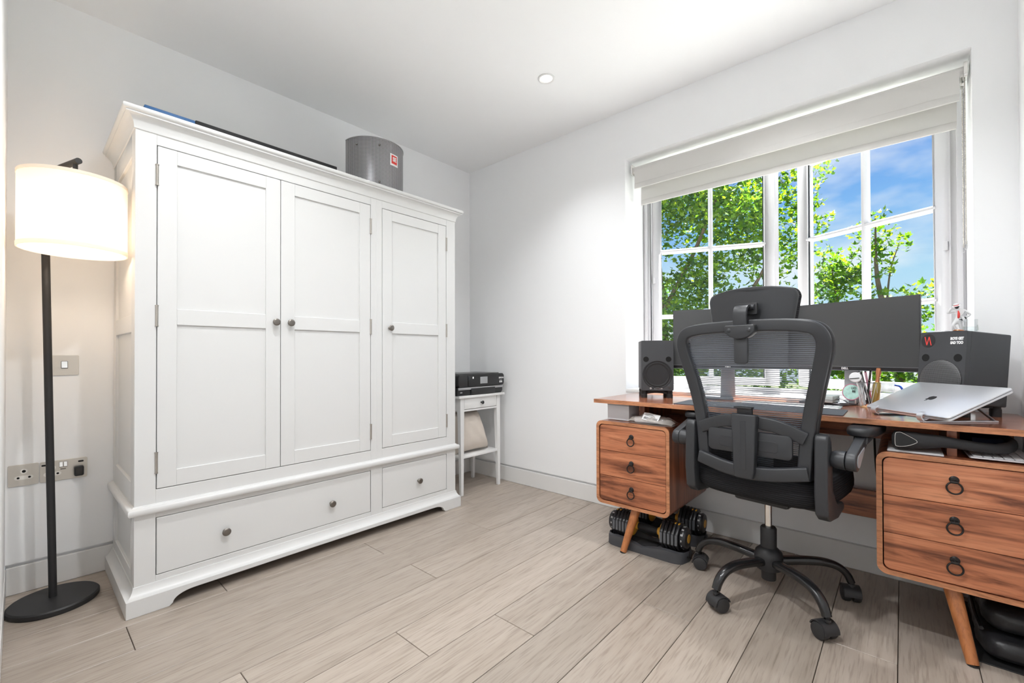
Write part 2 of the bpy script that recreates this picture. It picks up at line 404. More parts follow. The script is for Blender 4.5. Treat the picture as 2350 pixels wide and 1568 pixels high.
    def mesh(s, name, bev=0.0, seg=2, smooth=35, solid=0.0):
        bm = bmesh.new()
        bv = [bm.verts.new(v) for v in s.v]
        for f in s.f:
            try: bm.faces.new([bv[i] for i in f])
            except ValueError: pass
        bmesh.ops.remove_doubles(bm, verts=bm.verts, dist=1e-6)
        bmesh.ops.recalc_face_normals(bm, faces=bm.faces)
        if solid: bmesh.ops.solidify(bm, geom=bm.faces[:], thickness=solid)
        if bev:
            es = [e for e in bm.edges if len(e.link_faces) == 2 and e.calc_face_angle(0) > radians(25)]
            if es: bmesh.ops.bevel(bm, geom=es, offset=bev, segments=seg, profile=.5, affect='EDGES', clamp_overlap=True)
        me = bpy.data.meshes.new(name); bm.to_mesh(me); bm.free()
        if smooth:
            me.shade_smooth(); me.set_sharp_from_angle(angle=radians(smooth))
        return me
    def build(s, name, mat, parent=None, w=False, bev=0.0, seg=2, smooth=35, loc=None, solid=0.0):
        if w and parent is not None: s.xf(rootm(parent).inverted())
        if loc is not None: s.xf(Matrix.Translation(-Vector(loc)))
        me = s.mesh(name, bev, seg, smooth, solid)
        me.materials.append(M[mat] if isinstance(mat, str) else mat)
        o = bpy.data.objects.new(name, me); COL.objects.link(o)
        if parent is not None: o.parent = parent
        if loc is not None: o.location = loc
        return o

def copy_tree(o, parent=None):
    c = o.copy(); COL.objects.link(c); c.parent = parent
    for ch in list(o.children): copy_tree(ch, c)
    return c
def plate_holes(outer, holes, d0, d1):
    """flat plate in local xz with round holes, thickness along y (d0..d1)"""
    cu = bpy.data.curves.new('tmp', 'CURVE'); cu.dimensions = '2D'; cu.fill_mode = 'BOTH'; cu.extrude = abs(d1 - d0) / 2
    for pts in [outer] + [[(cx + r * cos(2 * pi * i / 40), cz + r * sin(2 * pi * i / 40)) for i in range(40)] for cx, cz, r in holes]:
        sp = cu.splines.new('POLY'); sp.points.add(len(pts) - 1); sp.use_cyclic_u = True
        for i, (a, c) in enumerate(pts): sp.points[i].co = (a, c, 0, 1)
    ob = bpy.data.objects.new('tmp', cu); COL.objects.link(ob)
    me = bpy.data.meshes.new_from_object(ob)
    mb = MB(); mb.add([(v.co.x, (d0 + d1) / 2 - v.co.z, v.co.y) for v in me.vertices], [tuple(p.vertices) for p in me.polygons])
    bpy.data.objects.remove(ob); bpy.data.curves.remove(cu); bpy.data.meshes.remove(me)
    return mb
def text_mb(txt, size, depth=.0004, bold=0.0, align='CENTER', sx=1.0):
    """lettering lying in local xz, facing -y, centred"""
    cu = bpy.data.curves.new('tmp', 'FONT'); cu.body = txt; cu.size = size; cu.align_x = align; cu.align_y = 'CENTER'; cu.extrude = depth / 2; cu.offset = bold
    cu.resolution_u = 3
    ob = bpy.data.objects.new('tmp', cu); COL.objects.link(ob)
    me = bpy.data.meshes.new_from_object(ob)
    mb = MB(); mb.add([(v.co.x * sx, -v.co.z, v.co.y) for v in me.vertices], [tuple(p.vertices) for p in me.polygons])
    bpy.data.objects.remove(ob); bpy.data.curves.remove(cu); bpy.data.meshes.remove(me)
    return mb
def rrect(x0, x1, z0, z1, r, n=5):
    pts = []
    for cx, cz, a0 in ((x1 - r, z1 - r, 0), (x0 + r, z1 - r, 90), (x0 + r, z0 + r, 180), (x1 - r, z0 + r, 270)):
        for i in range(n + 1):
            a = radians(a0 + 90 * i / n); pts.append((cx + r * cos(a), cz + r * sin(a)))
    return pts
def catmull(P, k=6, closed=False):
    P = [Vector(p) for p in P]; n = len(P); out = []
    for i in range(n if closed else n - 1):
        p0 = P[i - 1] if (closed or i > 0) else P[0] * 2 - P[1]
        p1 = P[i]; p2 = P[(i + 1) % n]; p3 = P[(i + 2) % n] if (closed or i + 2 < n) else p2 * 2 - p1
        for j in range(k):
            t = j / k
            out.append(.5 * ((2 * p1) + (p2 - p0) * t + (2 * p0 - 5 * p1 + 4 * p2 - p3) * t * t + (3 * p1 - p0 - 3 * p2 + p3) * t ** 3))
    if not closed: out.append(P[-1])
    return out
def TR(x, y, z, rz=0, rx=0, ry=0):
    return Matrix.Translation((x, y, z)) @ Matrix.Rotation(rz, 4, 'Z') @ Matrix.Rotation(ry, 4, 'Y') @ Matrix.Rotation(rx, 4, 'X')
def uv_grid(o, fn):
    """give a mesh UVs from vertex positions (metres), for perforated sheets"""
    me = o.data; uv = me.uv_layers.new(name='uv')
    for l in me.loops: uv.data[l.index].uv = fn(me.vertices[l.vertex_index].co)

# ================================================================== the room
H = 2.55; XR = 3.107; YN = -2.60; T = .33
WX0, WX1, WZ0, WZ1 = 1.452, 2.983, .775, 2.237
BB, GAP = .113, .128
def struct(o): o['kind'] = 'structure'; return o

# floor with single oak planks
fl = struct(MB().box(-.15, XR + .15, YN - .15, T, -.10, -.012).build('floor', 'subfloor', smooth=0))
joints = {  # row index: y of end joints that the photograph shows
    9: [-1.353], 8: [-1.664], 6: [-1.327, -.1], 5: [-.789], 11: [-.905], 7: [-.337, -2.1], 3: [-1.978, -.55], 10: [-2.1], 12: [-1.9], 13: [-1.2], 2: [-1.1], 4: [-2.3, -1.35], 14: [-.7], 1: [-1.9], 0: [-.9], 15: [-1.7], 16: [-1.0]}
X0P = .0575 - .1921
for r in range(0, 17):
    xa = max(0.0, X0P + .1921 * r); xb = min(XR, X0P + .1921 * (r + 1))
    if xb - xa < .01: continue
    ys = [YN] + sorted(joints.get(r, [])) + [0.0]
    for a, c in zip(ys[:-1], ys[1:]):
        g = .0011
        cx, cy = (xa + xb) / 2, (a + c) / 2
        MB().box(xa + g, xb - g, a + g, c - g, -.012, 0.0).build('plank', 'oak', fl, bev=.0012, seg=1, loc=(cx, cy, 0), smooth=0)

cl = struct(MB().box(-.15, XR + .15, YN - .15, T, H, H + .08).build('ceiling', 'ceil', smooth=0))
struct(MB().box(-.15, 0, YN, T, GAP, H).box(-.15, -.02, YN, T, -.05, GAP).build('wall_left', 'wall', smooth=0))
struct(MB().box(XR, XR + .15, YN, T, GAP, H).box(XR + .02, XR + .15, YN, T, -.05, GAP).build('wall_right', 'wall', smooth=0))
struct(MB().box(-.15, XR + .15, YN - .15, YN, GAP, H).box(-.15, XR + .15, YN - .15, YN - .02, -.05, GAP).build('wall_front', 'wall', smooth=0))
wb = MB()
wb.box(0, WX0, 0, T, GAP, H).box(WX1, XR, 0, T, GAP, H).box(WX0, WX1, 0, T, WZ1, H).box(WX0, WX1, 0, T, GAP, WZ0 - .02).box(0, XR, .02, T, -.05, GAP)
struct(wb.build('wall_back', 'wall', smooth=0))
struct(MB().box(-.02, .002, YN + .002, -.002, 0, BB).build('baseboard_left', 'trim', bev=.0015, seg=1))
struct(MB().box(.002, XR - .002, -.002, .02, 0, BB).build('baseboard_back', 'trim', bev=.0015, seg=1))
struct(MB().box(.002, XR - .002, YN - .02, YN + .002, 0, BB).build('baseboard_front', 'trim', bev=.0015, seg=1))
struct(MB().box(XR - .002, XR + .02, YN + .002, -.002, 0, BB).build('baseboard_right', 'trim', bev=.0015, seg=1))
# unseen flat roof and ledge, added under the window to bounce sun onto the ceiling
struct(MB().box(-1.5, 6.5, T + .01, 2.4, .30, .42).build('bounce_roof', 'stone', bev=.01))
struct(MB().box(WX0 - .05, WX1 + .05, T - .03, T + .16, .70, .76).build('trim_2', 'stone', bev=.006))

# ------------------------------------------------------------------ window with two sashes swung outwards
win = bpy.data.objects.new('window_1', None); COL.objects.link(win); win.location = (WX0, .27, WZ0); win['kind'] = 'structure'
ROOTM[win] = Matrix.Translation((WX0, .27, WZ0))
fr = MB()
YF = .265
for (a, c) in ((WX0, WX0 + .052), (WX1 - .052, WX1)):
    fr.box(a, c, YF, T, WZ0 - .01, WZ1)
fr.box(WX0 + .052, WX1 - .052, YF, T, WZ1 - .05, WZ1).box(WX0 + .052, WX1 - .052, YF, T, WZ0 - .01, WZ0 + .022)
fr.build('window_frame', 'upvc', win, w=True, bev=.004)
st = MB()
for xa, xb in ((WX0 + .01, WX0 + .030), (WX1 - .030, WX1 - .01)): st.box(xa, xb, YF - .012, YF, WZ0, WZ1 - .002)
st.build('frame_bead', 'upvc', win, w=True, bev=.004)
MB().box(WX0, WX1, -.004, YF, WZ0 - .022, WZ0).build('window_sill', 'trim', win, w=True, bev=.003)
def sash(hx, ang, sgn):
    w = .722; z0, z1 = .796, 2.19; sw = .058; d = .052
    piv = Matrix.Translation((hx, .283, 0)) @ Matrix.Rotation(ang, 4, 'Z')
    loc = piv @ Vector((0, 0, 0))
    def X(a, c): return (a * sgn, c * sgn) if sgn > 0 else (c * sgn, a * sgn)
    mb = MB()
    for a, c, za, zb in ((0, sw, z0, z1), (w - sw, w, z0, z1), (sw, w - sw, z0, z0 + .05), (sw, w - sw, z1 - .06, z1)):
        xa, xb = X(a, c); mb.box(xa, xb, 0, d, za, zb)
    # closing lip on the free stile
    xa, xb = X(w - .004, w + .028); mb.box(xa, xb, .030, d + .006, z0, z1)
    o = mb.xf(Matrix.Translation((0, 0, -WZ0))).build('sash', 'upvc', win, bev=.005)
    o.location = Vector((hx, .283, WZ0)) - Vector(win.location); o.rotation_euler = (0, 0, ang)
    g0, g1, h0, h1 = sw, w - sw, z0 + .05, z1 - .06
    zb = [h0, 1.245, 1.682, h1]; xm = (g0 + g1) / 2
    bd = MB()
    for zz in zb[1:3]:
        xa, xb = X(g0 - .012, xm); 
        for (p, q) in ((g0 - .008, xm - .002), (xm + .002, g1 + .008)):
            xa, xb = X(p, q)
            sec = [(-.002, -.005), (.010, -.013), (.040, -.013), (.052, -.005), (.052, .005), (.040, .013), (.010, .013), (-.002, .005)]
            k = MB().prism([(y, zz + z - WZ0) for y, z in sec], xa, xb, 'yz'); k.build('glazing_bar', 'upvc', o, smooth=50)
    xa, xb = X(xm - .013, xm + .013)
    vb = MB().prism([(xm * sgn + x, y) for x, y in ((-.005, -.004), (-.013, .008), (-.013, .042), (-.005, .054), (.005, .054), (.013, .042), (.013, .008), (.005, -.004))], h0 - WZ0 - .004, h1 - WZ0 + .004, 'xy')
    vb.build('glazing_bar', 'upvc', o, smooth=50)
    for i in range(3):
        for (p, q) in ((g0 - .003, xm), (xm, g1 + .003)):
            xa, xb = X(p, q)
            MB().box(xa, xb, .024, .028, zb[i] - WZ0 - .002, zb[i + 1] - WZ0 + .002).build('pane', 'glass', o, smooth=0)
    # black gasket beside the glass on the free side, stay bracket on the hinge side
    xa, xb = X(w - sw - .006, w - sw - .001)
    MB().box(xa, xb, .008, .014, h0 - WZ0, h1 - WZ0).build('gasket', 'rubber', o, smooth=0)
    xa, xb = X(.002, .020)
    MB().box(xa, xb, -.014, -.002, 1.47 - WZ0, 1.51 - WZ0).build('stay_bracket', 'upvc', o, bev=.002)
    return o
sash(1.506, radians(21), 1)
sash(2.932, radians(-27.5), -1)

# ------------------------------------------------------------------ roller blinds
def blind(y, x0, x1, ztop, zbot, rtube, label, chain_x):
    t = thing('roller_blind', label, 'blind', ((x0 + x1) / 2, y, zbot), group='white roller blinds')
    MB().cyl((x0 - .012, y + rtube, ztop), (x1 + .012, y + rtube, ztop), rtube, n=28).build('roller', 'fabric_white', t, w=True)
    f = MB().box(x0, x1, y - .0008, y + .0008, zbot + .012, ztop); f.build('fabric', 'fabric_white', t, w=True, smooth=0)
    MB().prism(rrect(y - .004, y + .005, zbot - .004, zbot + .030, .004, 4), x0 + .001, x1 - .001, 'yz').build('bottom_bar', 'fabric_white', t, w=True)
    for xx, s in ((x0 - .012, -1), (x1 + .012, 1)):
        br = MB().prism(rrect(y - .008, y + rtube * 2 + .006, ztop - .035, ztop + rtube + .012, .012, 5), xx, xx + s * .012, 'yz')
        br.build('bracket', 'chrome', t, w=True, bev=.001, seg=1)
    if chain_x:
        zb = 1.452
        ch = MB()
        for k, off in enumerate((-.008, .008)):
            ch.cyl((chain_x, y + rtube + off, ztop - .02), (chain_x + .001, y + rtube + off, zb), .0007, n=5)
            nb = 120
            for i in range(nb):
                zz = ztop - .02 - (ztop - .02 - zb) * i / (nb - 1)
                ch.add([(chain_x + a * .0024, y + rtube + off + c * .0024, zz + d * .0024) for a, c, d in ((1, 0, 0), (-1, 0, 0), (0, 1, 0), (0, -1, 0), (0, 0, 1), (0, 0, -1))],
                       [(0, 2, 4), (2, 1, 4), (1, 3, 4), (3, 0, 4), (2, 0, 5), (1, 2, 5), (3, 1, 5), (0, 3, 5)])
        c = ch.build('bead_chain', 'hinge', t, w=True); c['kind'] = 'stuff'
        MB().lathe([(.001, -.004), (.017, -.004), (.020, 0), (.017, .004), (.001, .004)], 20, TR(chain_x, y + rtube, zb - .006, 0, 0, pi / 2)).build('chain_tidy', 'plastic_clear', t, w=True)
    return t
blind(.050, 1.492, 2.952, 2.178, 2.055, .020, 'front roller blind of white fabric nearest the room, above the desk window', 2.968)
blind(.128, 1.500, 2.948, 2.178, 1.968, .018, 'rear roller blind of white fabric hanging lower and closer to the glass', 2.966)

# ================================================================== wardrobe
YA, YB, XF = -2.27, -.656, .565
wd = thing('wardrobe', 'large white triple wardrobe with shaker doors and two drawers along the wall', 'wardrobe', (.29, (YA + YB) / 2, 0))
cs = MB()
cs.box(.012, XF - .022, YA + .02, YB - .02, .10, 1.88)                      # carcass core
cs.build('carcass', 'ward', wd, w=True, smooth=0)
ff = MB()                                                                    # face frame
for a, c in ((YA, -2.2045), (-1.2685, -1.1985), (-.7285, YB)): ff.box(XF - .024, XF, a, c, .10, 1.88)
for z0, z1 in ((1.8275, 1.88), (.405, .4645), (.3545, .378), (.10, .1275)):
    ff.box(XF - .024, XF - .0006, -2.2045, -1.2685, z0, z1); ff.box(XF - .024, XF - .0006, -1.1985, -.7285, z0, z1)
ff.box(XF - .0245, XF + .0006, -1.2345, -1.2325, .41, 1.875)
ff.build('face_frame', 'ward', wd, w=True, bev=.0012, seg=1)
for yy, s in ((YA, 1), (YB, -1)):                                            # framed side panels
    for z0, z1, mids in ((.405, 1.88, [1.12]), (.10, .378, [])):
        sp = MB(); y0, y1 = sorted((yy, yy + s * .02))
        sp.box(.006, .075, y0, y1, z0, z1).box(XF - .075, XF - .024, y0, y1, z0, z1)
        zr = [(z0, z0 + (.09 if z0 > .3 else .05)), (z1 - .10 if z0 > .3 else z1 - .035, z1)] + [(q - .035, q + .035) for q in mids]
        for a, c in zr: sp.box(.075, XF - .075, y0, y1, a, c)
        sp.build('side_frame', 'ward', wd, w=True, bev=.002, seg=1)
        zs = sorted(zr); 
        for (p, q) in zip(zs[:-1], zs[1:]):
            y2, y3 = sorted((yy + s * .010, yy + s * .019))
            MB().box(.075, XF - .075, y2, y3, p[1], q[0]).build('side_panel', 'ward', wd, w=True, smooth=0)
def ring_profile(prof, x_in, y_a, y_b):
    """moulding that runs along left side, front and right side with mitred corners; profile = (out, z)"""
    mb = MB(); rings = []
    for o, z in prof: rings.append([(.006, y_a - o, z), (x_in + o, y_a - o, z), (x_in + o, y_b + o, z), (.006, y_b + o, z)])
    n = len(prof); vs = [p for r in rings for p in r]; fs = []
    for j in range(n):
        k = (j + 1) % n
        for i in range(3): fs.append((j * 4 + i, j * 4 + i + 1, k * 4 + i + 1, k * 4 + i))
    fs.append(tuple(j * 4 for j in range(n))); fs.append(tuple(j * 4 + 3 for j in range(n))[::-1])
    return mb.add(vs, fs)
cove = [(-.03, 1.868), (.002, 1.868)] + [(.004 + .027 * (1 - cos(t)), 1.870 + .048 * sin(t)) for t in [pi / 2 * k / 7 for k in range(8)]] + \
       [(.031, 1.924), (.036, 1.926), (.040, 1.930), (.041, 1.936), (.039, 1.943), (.033, 1.946), (-.03, 1.946)]
ring_profile(cove, XF, YA, YB).build('cornice', 'ward', wd, w=True, smooth=40)
MB().box(.006, XF - .01, YA + .01, YB - .01, 1.925, 1.946).build('top_board', 'ward', wd, w=True, smooth=0)
ring_profile([(-.03, .378), (.016, .378), (.020, .384), (.020, .398), (.016, .404), (.006, .407), (.004, .411), (-.03, .411)], XF, YA, YB).build('waist_moulding', 'ward', wd, w=True, smooth=40)
# plinth with a curved cut out in front
pl_prof = [(-.02, .104), (.003, .104), (.004, .098), (.006, .090), (.012, .078), (.020, .069), (.026, .065)]
ring_profile(pl_prof + [(-.02, .065)], XF, YA, YB).build('plinth_moulding', 'ward', wd, w=True, smooth=50)
ya, yb = YA - .026, YB + .026
arch = [(ya, 0), (-2.165, 0)] + [(-2.165 + .012 + .072 * (1 - cos(t)), .010 + .034 * sin(t)) for t in [pi / 2 * k / 8 for k in range(9)]]
arch2 = [(ya + yb - y, z) for y, z in arch][::-1]
MB().prism(arch + [(-1.6, .046), (-1.3, .046)] + arch2 + [(yb, .065), (ya, .065)], XF + .026 - .022, XF + .026, 'yz').build('plinth_front', 'ward', wd, w=True, bev=.0015, seg=1, smooth=30)
for yy in (ya, yb - .02): MB().box(.006, XF + .004, yy, yy + .02, 0, .065).build('plinth_side', 'ward', wd, w=True, bev=.0015, seg=1)

knob_prof = [(0, 0), (.009, 0), (.009, .003), (.0055, .006), (.0055, .012), (.0135, .017), (.0165, .020), (.0165, .0235), (.0135, .0265), (.011, .0272), (.009, .0272), (0, .0285)]
def knob(y, z, parent, x=XF):
    MB().lathe(knob_prof, 28, TR(x, y, z, 0, 0, pi / 2)).build('knob', 'pewter', parent, w=True)
def wdoor(y0, y1, knob_y, hinge_y):
    z0, z1 = .4675, 1.8245
    st_, t0, t1 = .063, XF - .021, XF
    fr = MB()
    fr.box(t0, t1, y0, y0 + st_, z0, z1).box(t0, t1, y1 - st_, y1, z0, z1)
    for a, c in ((z0, z0 + .065), (1.117, 1.182), (z1 - .057, z1)): fr.box(t0, t1 - .0006, y0 + st_, y1 - st_, a, c)
    d = fr.build('door', 'ward', wd, w=True, bev=.0012, seg=1)
    for a, c in ((z0 + .065, 1.117), (1.182, z1 - .057)):
        MB().box(t0, t1 - .008, y0 + st_, y1 - st_, a, c).build('door_panel', 'ward', d, w=True, smooth=0)
    knob(knob_y, 1.148, d)
    for zc in (1.708, 1.150, .57):
        hb = MB().cyl((XF + .002, hinge_y, zc - .039), (XF + .002, hinge_y, zc + .039), .0048, n=12)
        hb.cyl((XF + .002, hinge_y, zc - .042), (XF + .002, hinge_y, zc - .039), .006, n=12).cyl((XF + .002, hinge_y, zc + .039), (XF + .002, hinge_y, zc + .042), .006, n=12)
        hb.build('hinge', 'hinge', d, w=True)
wdoor(-2.2015, -1.7425, -1.766, -2.2035)
wdoor(-1.7395, -1.2715, -1.700, -1.2695)
wdoor(-1.1955, -.7315, -1.150, -.7295)
for y0, y1, ks in ((-2.2015, -1.2715, (-1.967, -1.495)), (-1.1955, -.7315, (-.950,))):
    d = MB().box(XF - .021, XF, y0, y1, .130, .352).build('drawer', 'ward', wd, w=True, bev=.0018, seg=1)
    for k in ks: knob(k, .232, d)

# things on top of the wardrobe
tk = thing('equipment_case', 'long flat black case with a blue end lying on the wardrobe', 'case', (.36, -1.80, 1.9465))
MB().box(.26, .44, -2.05, -1.40, 1.9465, 2.034).build('case_body', 'black_matt', tk, w=True, bev=.004)
MB().box(.262, .438, -2.225, -2.05, 1.9465, 2.031).build('case_end', 'box_blue', tk, w=True, bev=.004)
tag(MB().box(.28, .50, -1.392, -1.302, 1.9465, 1.972).build('flat_folder', 'black_matt', bev=.003), 'thin black folder lying flat behind the perforated metal panel', 'folder')
rf = thing('microphone_screen', 'curved perforated grey metal microphone screen standing on the wardrobe', 'screen', (.335, -1.10, 1.9465))
RA = .175; A0, A1 = radians(-92), radians(80); cx, cy = .335, -1.115
def arc_sheet(r, z0, z1, t, n=40):
    mb = MB(); rings = []
    for i in range(n + 1):
        a = A0 + (A1 - A0) * i / n; c_, s_ = cos(a), sin(a)
        rings.append([(cx + r * c_, cy + r * s_, z0), (cx + (r + t) * c_, cy + (r + t) * s_, z0), (cx + (r + t) * c_, cy + (r + t) * s_, z1), (cx + r * c_, cy + r * s_, z1)])
    return mb.loft(rings)
sh = arc_sheet(RA, 1.948, 2.254, .002).build('perforated_sheet', 'perf', rf, w=True)
uv_grid(sh, lambda c: ((atan2(c.y - (cy + 1.10), c.x - (cx - .335)) * RA) * 4.2, c.z * 4.2))
rim = MB()
for z in (1.9467, 2.254): rim.join(arc_sheet(RA - .003, z, z + .005, .008))
for a in (A0, A1): rim.cyl((cx + RA * cos(a), cy + RA * sin(a), 1.9467), (cx + RA * cos(a), cy + RA * sin(a), 2.258), .004, n=10)
rim.build('rim', 'printer_si', rf, w=True)
def on_arc(a, z, r=RA + .003): return Matrix.Translation((cx + r * cos(a), cy + r * sin(a), z)) @ Matrix.Rotation(a + pi / 2, 4, 'Z')
for a, z in ((-62, 2.21), (-20, 2.215), (-20, 2.0)):
    MB().lathe([(0, .007), (.004, .006), (.005, 0), (.005, -.004)], 10, on_arc(radians(a), z) @ Matrix.Rotation(pi / 2, 4, 'X')).build('bolt', 'pewter', rf, w=True)
ab = radians(11)
def arc_patch(u0, u1, v0, v1, r, t=.0006, n=8):
    mb = MB(); rings = []
    for i in range(n + 1):
        a = ab + (u0 + (u1 - u0) * i / n) / RA; c_, s_ = cos(a), sin(a)
        rings.append([(cx + r * c_, cy + r * s_, v0), (cx + (r + t) * c_, cy + (r + t) * s_, v0), (cx + (r + t) * c_, cy + (r + t) * s_, v1), (cx + r * c_, cy + r * s_, v1)])
    return mb.loft(rings)
bd_ = arc_patch(-.029, .029, 2.118, 2.188, RA + .0022).build('badge', 'print_white', rf, w=True)
arc_patch(-.021, .021, 2.130, 2.180, RA + .003).build('badge_red', 'red', bd_, w=True)
k = text_mb('SE', .034, .0006, .0014, sx=.85); k.xf(on_arc(ab, 2.156, RA + .0045)); k.build('badge_lettering', 'print_white', bd_, w=True, smooth=0)

# ================================================================== floor lamp
lp = thing('floor_lamp', 'black arched floor lamp with a white drum shade in the corner', 'lamp', (.215, -2.468, 0))
bx_, by_ = .215, -2.466
MB().lathe([(0, 0), (.130, 0), (.133, .004), (.133, .018), (.128, .023), (.05, .025), (0, .025)], 64, Matrix.Translation((bx_, by_, 0))).build('base', 'blackmetal', lp, w=True)
ptop = Vector((.190, -2.500, 1.700)); pbot = Vector((.203, -2.470, .024))
MB().cyl(pbot, ptop, .0125, n=24).build('pole', 'blackmetal', lp, w=True)
sc_ = Vector((.425, -2.425, 0)); dirv = (sc_ - Vector((ptop.x, ptop.y, 0))).normalized()
aend = Vector((sc_.x, sc_.y, 1.728)) + dirv * .025
arm = MB(); arm.tube(catmull([ptop - Vector((0, 0, .03)), ptop + dirv * .012 + Vector((0, 0, .012)), ptop + dirv * .05 + Vector((0, 0, .024)), aend], 6), .011, 16)
arm.build('arm', 'blackmetal', lp, w=True)
MB().cyl((sc_.x, sc_.y, 1.724), (sc_.x, sc_.y, 1.678), .0075, n=16).cyl((sc_.x, sc_.y, 1.678), (sc_.x, sc_.y, 1.655), .005, n=12).cyl((sc_.x, sc_.y, 1.657), (sc_.x, sc_.y, 1.651), .02, n=24).build('drop_stem', 'blackmetal', lp, w=True)
ST, SB, SR = 1.655, 1.385, .150
shd = MB()
shd.lathe([(SR, SB), (SR, ST), (SR - .0015, ST), (SR - .0015, SB)], 64, Matrix.Translation((sc_.x, sc_.y, 0)), closed=True)
sh_o = shd.build('lamp_shade', 'shade', lp, w=True)
for z0, z1 in ((SB - .001, SB + .014), (ST - .010, ST + .001)):
    MB().lathe([(SR - .003, z0), (SR + .0016, z0), (SR + .0016, z1), (SR - .003, z1)], 64, Matrix.Translation((sc_.x, sc_.y, 0)), closed=True).build('shade_hem', 'shade', sh_o, w=True)
sp = MB()
for k in range(3):
    a = k * 2 * pi / 3 + .4; sp.cyl((sc_.x, sc_.y, 1.652), (sc_.x + (SR - .002) * cos(a), sc_.y + (SR - .002) * sin(a), 1.652), .0018, n=8)
sp.build('shade_spider', 'blackmetal', sh_o, w=True)
MB().lathe([(0, 0), (.018, .003), (.030, .02), (.031, .035), (.022, .058), (.014, .075), (.013, .10), (0, .10)], 24, Matrix.Translation((sc_.x, sc_.y, 1.52))).build('bulb', emit('bulb_glow', (1, .82, .6), 3), lp, w=True)
ld = bpy.data.lights.new('bulb_light', 'POINT'); ld.energy = LAMP_W; ld.color = (1, .80, .60); ld.shadow_soft_size = .04
lo = bpy.data.objects.new('bulb_light', ld); COL.objects.link(lo); lo.parent = lp; lo.location = ROOTM[lp].inverted() @ Vector((sc_.x, sc_.y, 1.475))

# ------------------------------------------------------------------ switches and sockets on the left wall
def on_wall(mb): return mb            # plates are modelled in world space: local (u, z) -> wall x = 0 facing +x
def wall_plate(y0, y1, z0, z1, name, label, cat):
    t = thing(name, label, cat, (0, (y0 + y1) / 2, z0))
    MB().prism(rrect(y0, y1, z0, z1, .005, 4), .0005, .005, 'yz').build('face_plate', 'plate', t, w=True, bev=.0008, seg=1)
    return t
t = wall_plate(-2.4735, -2.3855, .907, .995, 'light_switch', 'square steel light switch with one rocker beside the lamp pole', 'switch')
MB().prism(rrect(-2.442, -2.420, .936, .970, .003, 3), .0048, .0058, 'yz').build('rocker_frame', 'pewter', t, w=True)
MB().prism([(.005, .938), (.0105, .940), (.0068, .968), (.005, .968)], -2.440, -2.422, 'xz').xf(Matrix(((1, 0, 0, 0), (0, 1, 0, 0), (0, 0, 1, 0), (0, 0, 0, 1)))).build('rocker', 'chrome', t, w=True)
def inserts(t, y, z, rnd):
    MB().cyl((.005, y, z + .020), (.0056, y, z + .020), .0105, n=24).build('insert', 'socket_white', t, w=True)
    MB().prism(rrect(y - .027, y + .027, z - .014, z + .002, .008, 6), .005, .0056, 'yz').build('insert', 'socket_white', t, w=True)
    h = MB().cyl((.0056, y, z + .020), (.0060, y, z + .020), .0058, n=16)
    for s in (-.016, .016): h.cyl((.0056, y + s, z - .006), (.0060, y + s, z - .006), .0043, n=14)
    h.build('pin_hole', 'hole', t, w=True)
t = wall_plate(-2.594, -2.506, .448, .537, 'lamp_socket', 'square steel wall socket with three round pin holes', 'socket')
inserts(t, -2.549, .488, True)
t = wall_plate(-2.5035, -2.357, .448, .536, 'double_socket', 'wide steel double wall socket with two rockers behind the lamp pole', 'socket')
inserts(t, -2.466, .486, False)
for yy in (-2.440, -2.4265):
    MB().prism(rrect(yy - .006, yy + .006, .504, .528, .002, 3), .005, .0056, 'yz').build('rocker_frame', 'pewter', t, w=True)
    MB().prism([(.005, .505), (.0085, .507), (.0060, .527), (.005, .527)], yy - .005, yy + .005, 'xz').build('rocker', 'chrome', t, w=True)
for yy in (-2.378, -2.49): MB().prism(rrect(yy - .009, yy + .009, .517, .524, .003, 4), .005, .0060, 'yz').build('usb_port', 'hole', t, w=True)
MB().box(.005, .0054, -2.442, -2.425, .494, .499).build('lettering', 'pewter', t, w=True, smooth=0)
pg = thing('charger_plug', 'small black square plug pushed into the double wall socket', 'plug', (.0062, -2.385, .466))
MB().prism(rrect(-2.4005, -2.3695, .460, .503, .007, 5), .0064, .034, 'yz').build('plug_body', 'black', pg, w=True, bev=.003)
MB().prism(rrect(-2.396, -2.374, .466, .497, .006, 5), .034, .0346, 'yz').build('plug_face', 'gloss_bk', pg, w=True)

# ================================================================== side table, printer, cushion
sd = thing('side_table', 'small white side table with one drawer in the room corner', 'table', (.305, -.30, 0))
TX0, TX1, TY0, TY1 = .130, .462, -.528, -.062
MB().box(TX0, TX1, TY0, TY1, .686, .703).build('table_top', 'white_lac', sd, w=True, bev=.0015)
lx0, lx1, ly0, ly1 = .150, .448, -.506, -.100
for ix, xx in ((0, lx0), (1, lx1)):
    for iy, yy in ((0, ly0), (1, ly1)):
        sx = -1 if ix else 1; sy = -1 if iy else 1
        lg = MB()
        top = [(xx, yy), (xx + sx * .036, yy), (xx + sx * .036, yy + sy * .036), (xx, yy + sy * .036)]
        bot = [(xx - sx * .004, yy + sy * .004), (xx + sx * .018, yy + sy * .004), (xx + sx * .018, yy + sy * .026), (xx - sx * .004, yy + sy * .026)]
        lg.loft([[(x, y, 0) for x, y in bot], [(x, y, .60) for x, y in top], [(x, y, .686) for x, y in top]])
        lg.build('leg', 'white_lac', sd, w=True, bev=.0015, seg=1)
ap = MB().box(.152, .168, ly0 + .036, ly1 - .036, .595, .686).box(lx0 + .036, lx1 - .036, ly0 + .004, ly0 + .020, .595, .686).box(lx0 + .036, lx1 - .036, ly1 - .020, ly1 - .004, .595, .686)
ap.box(.425, .446, ly0 + .036, ly1 - .036, .590, .602)
ap.build('apron', 'white_lac', sd, w=True, bev=.001, seg=1)
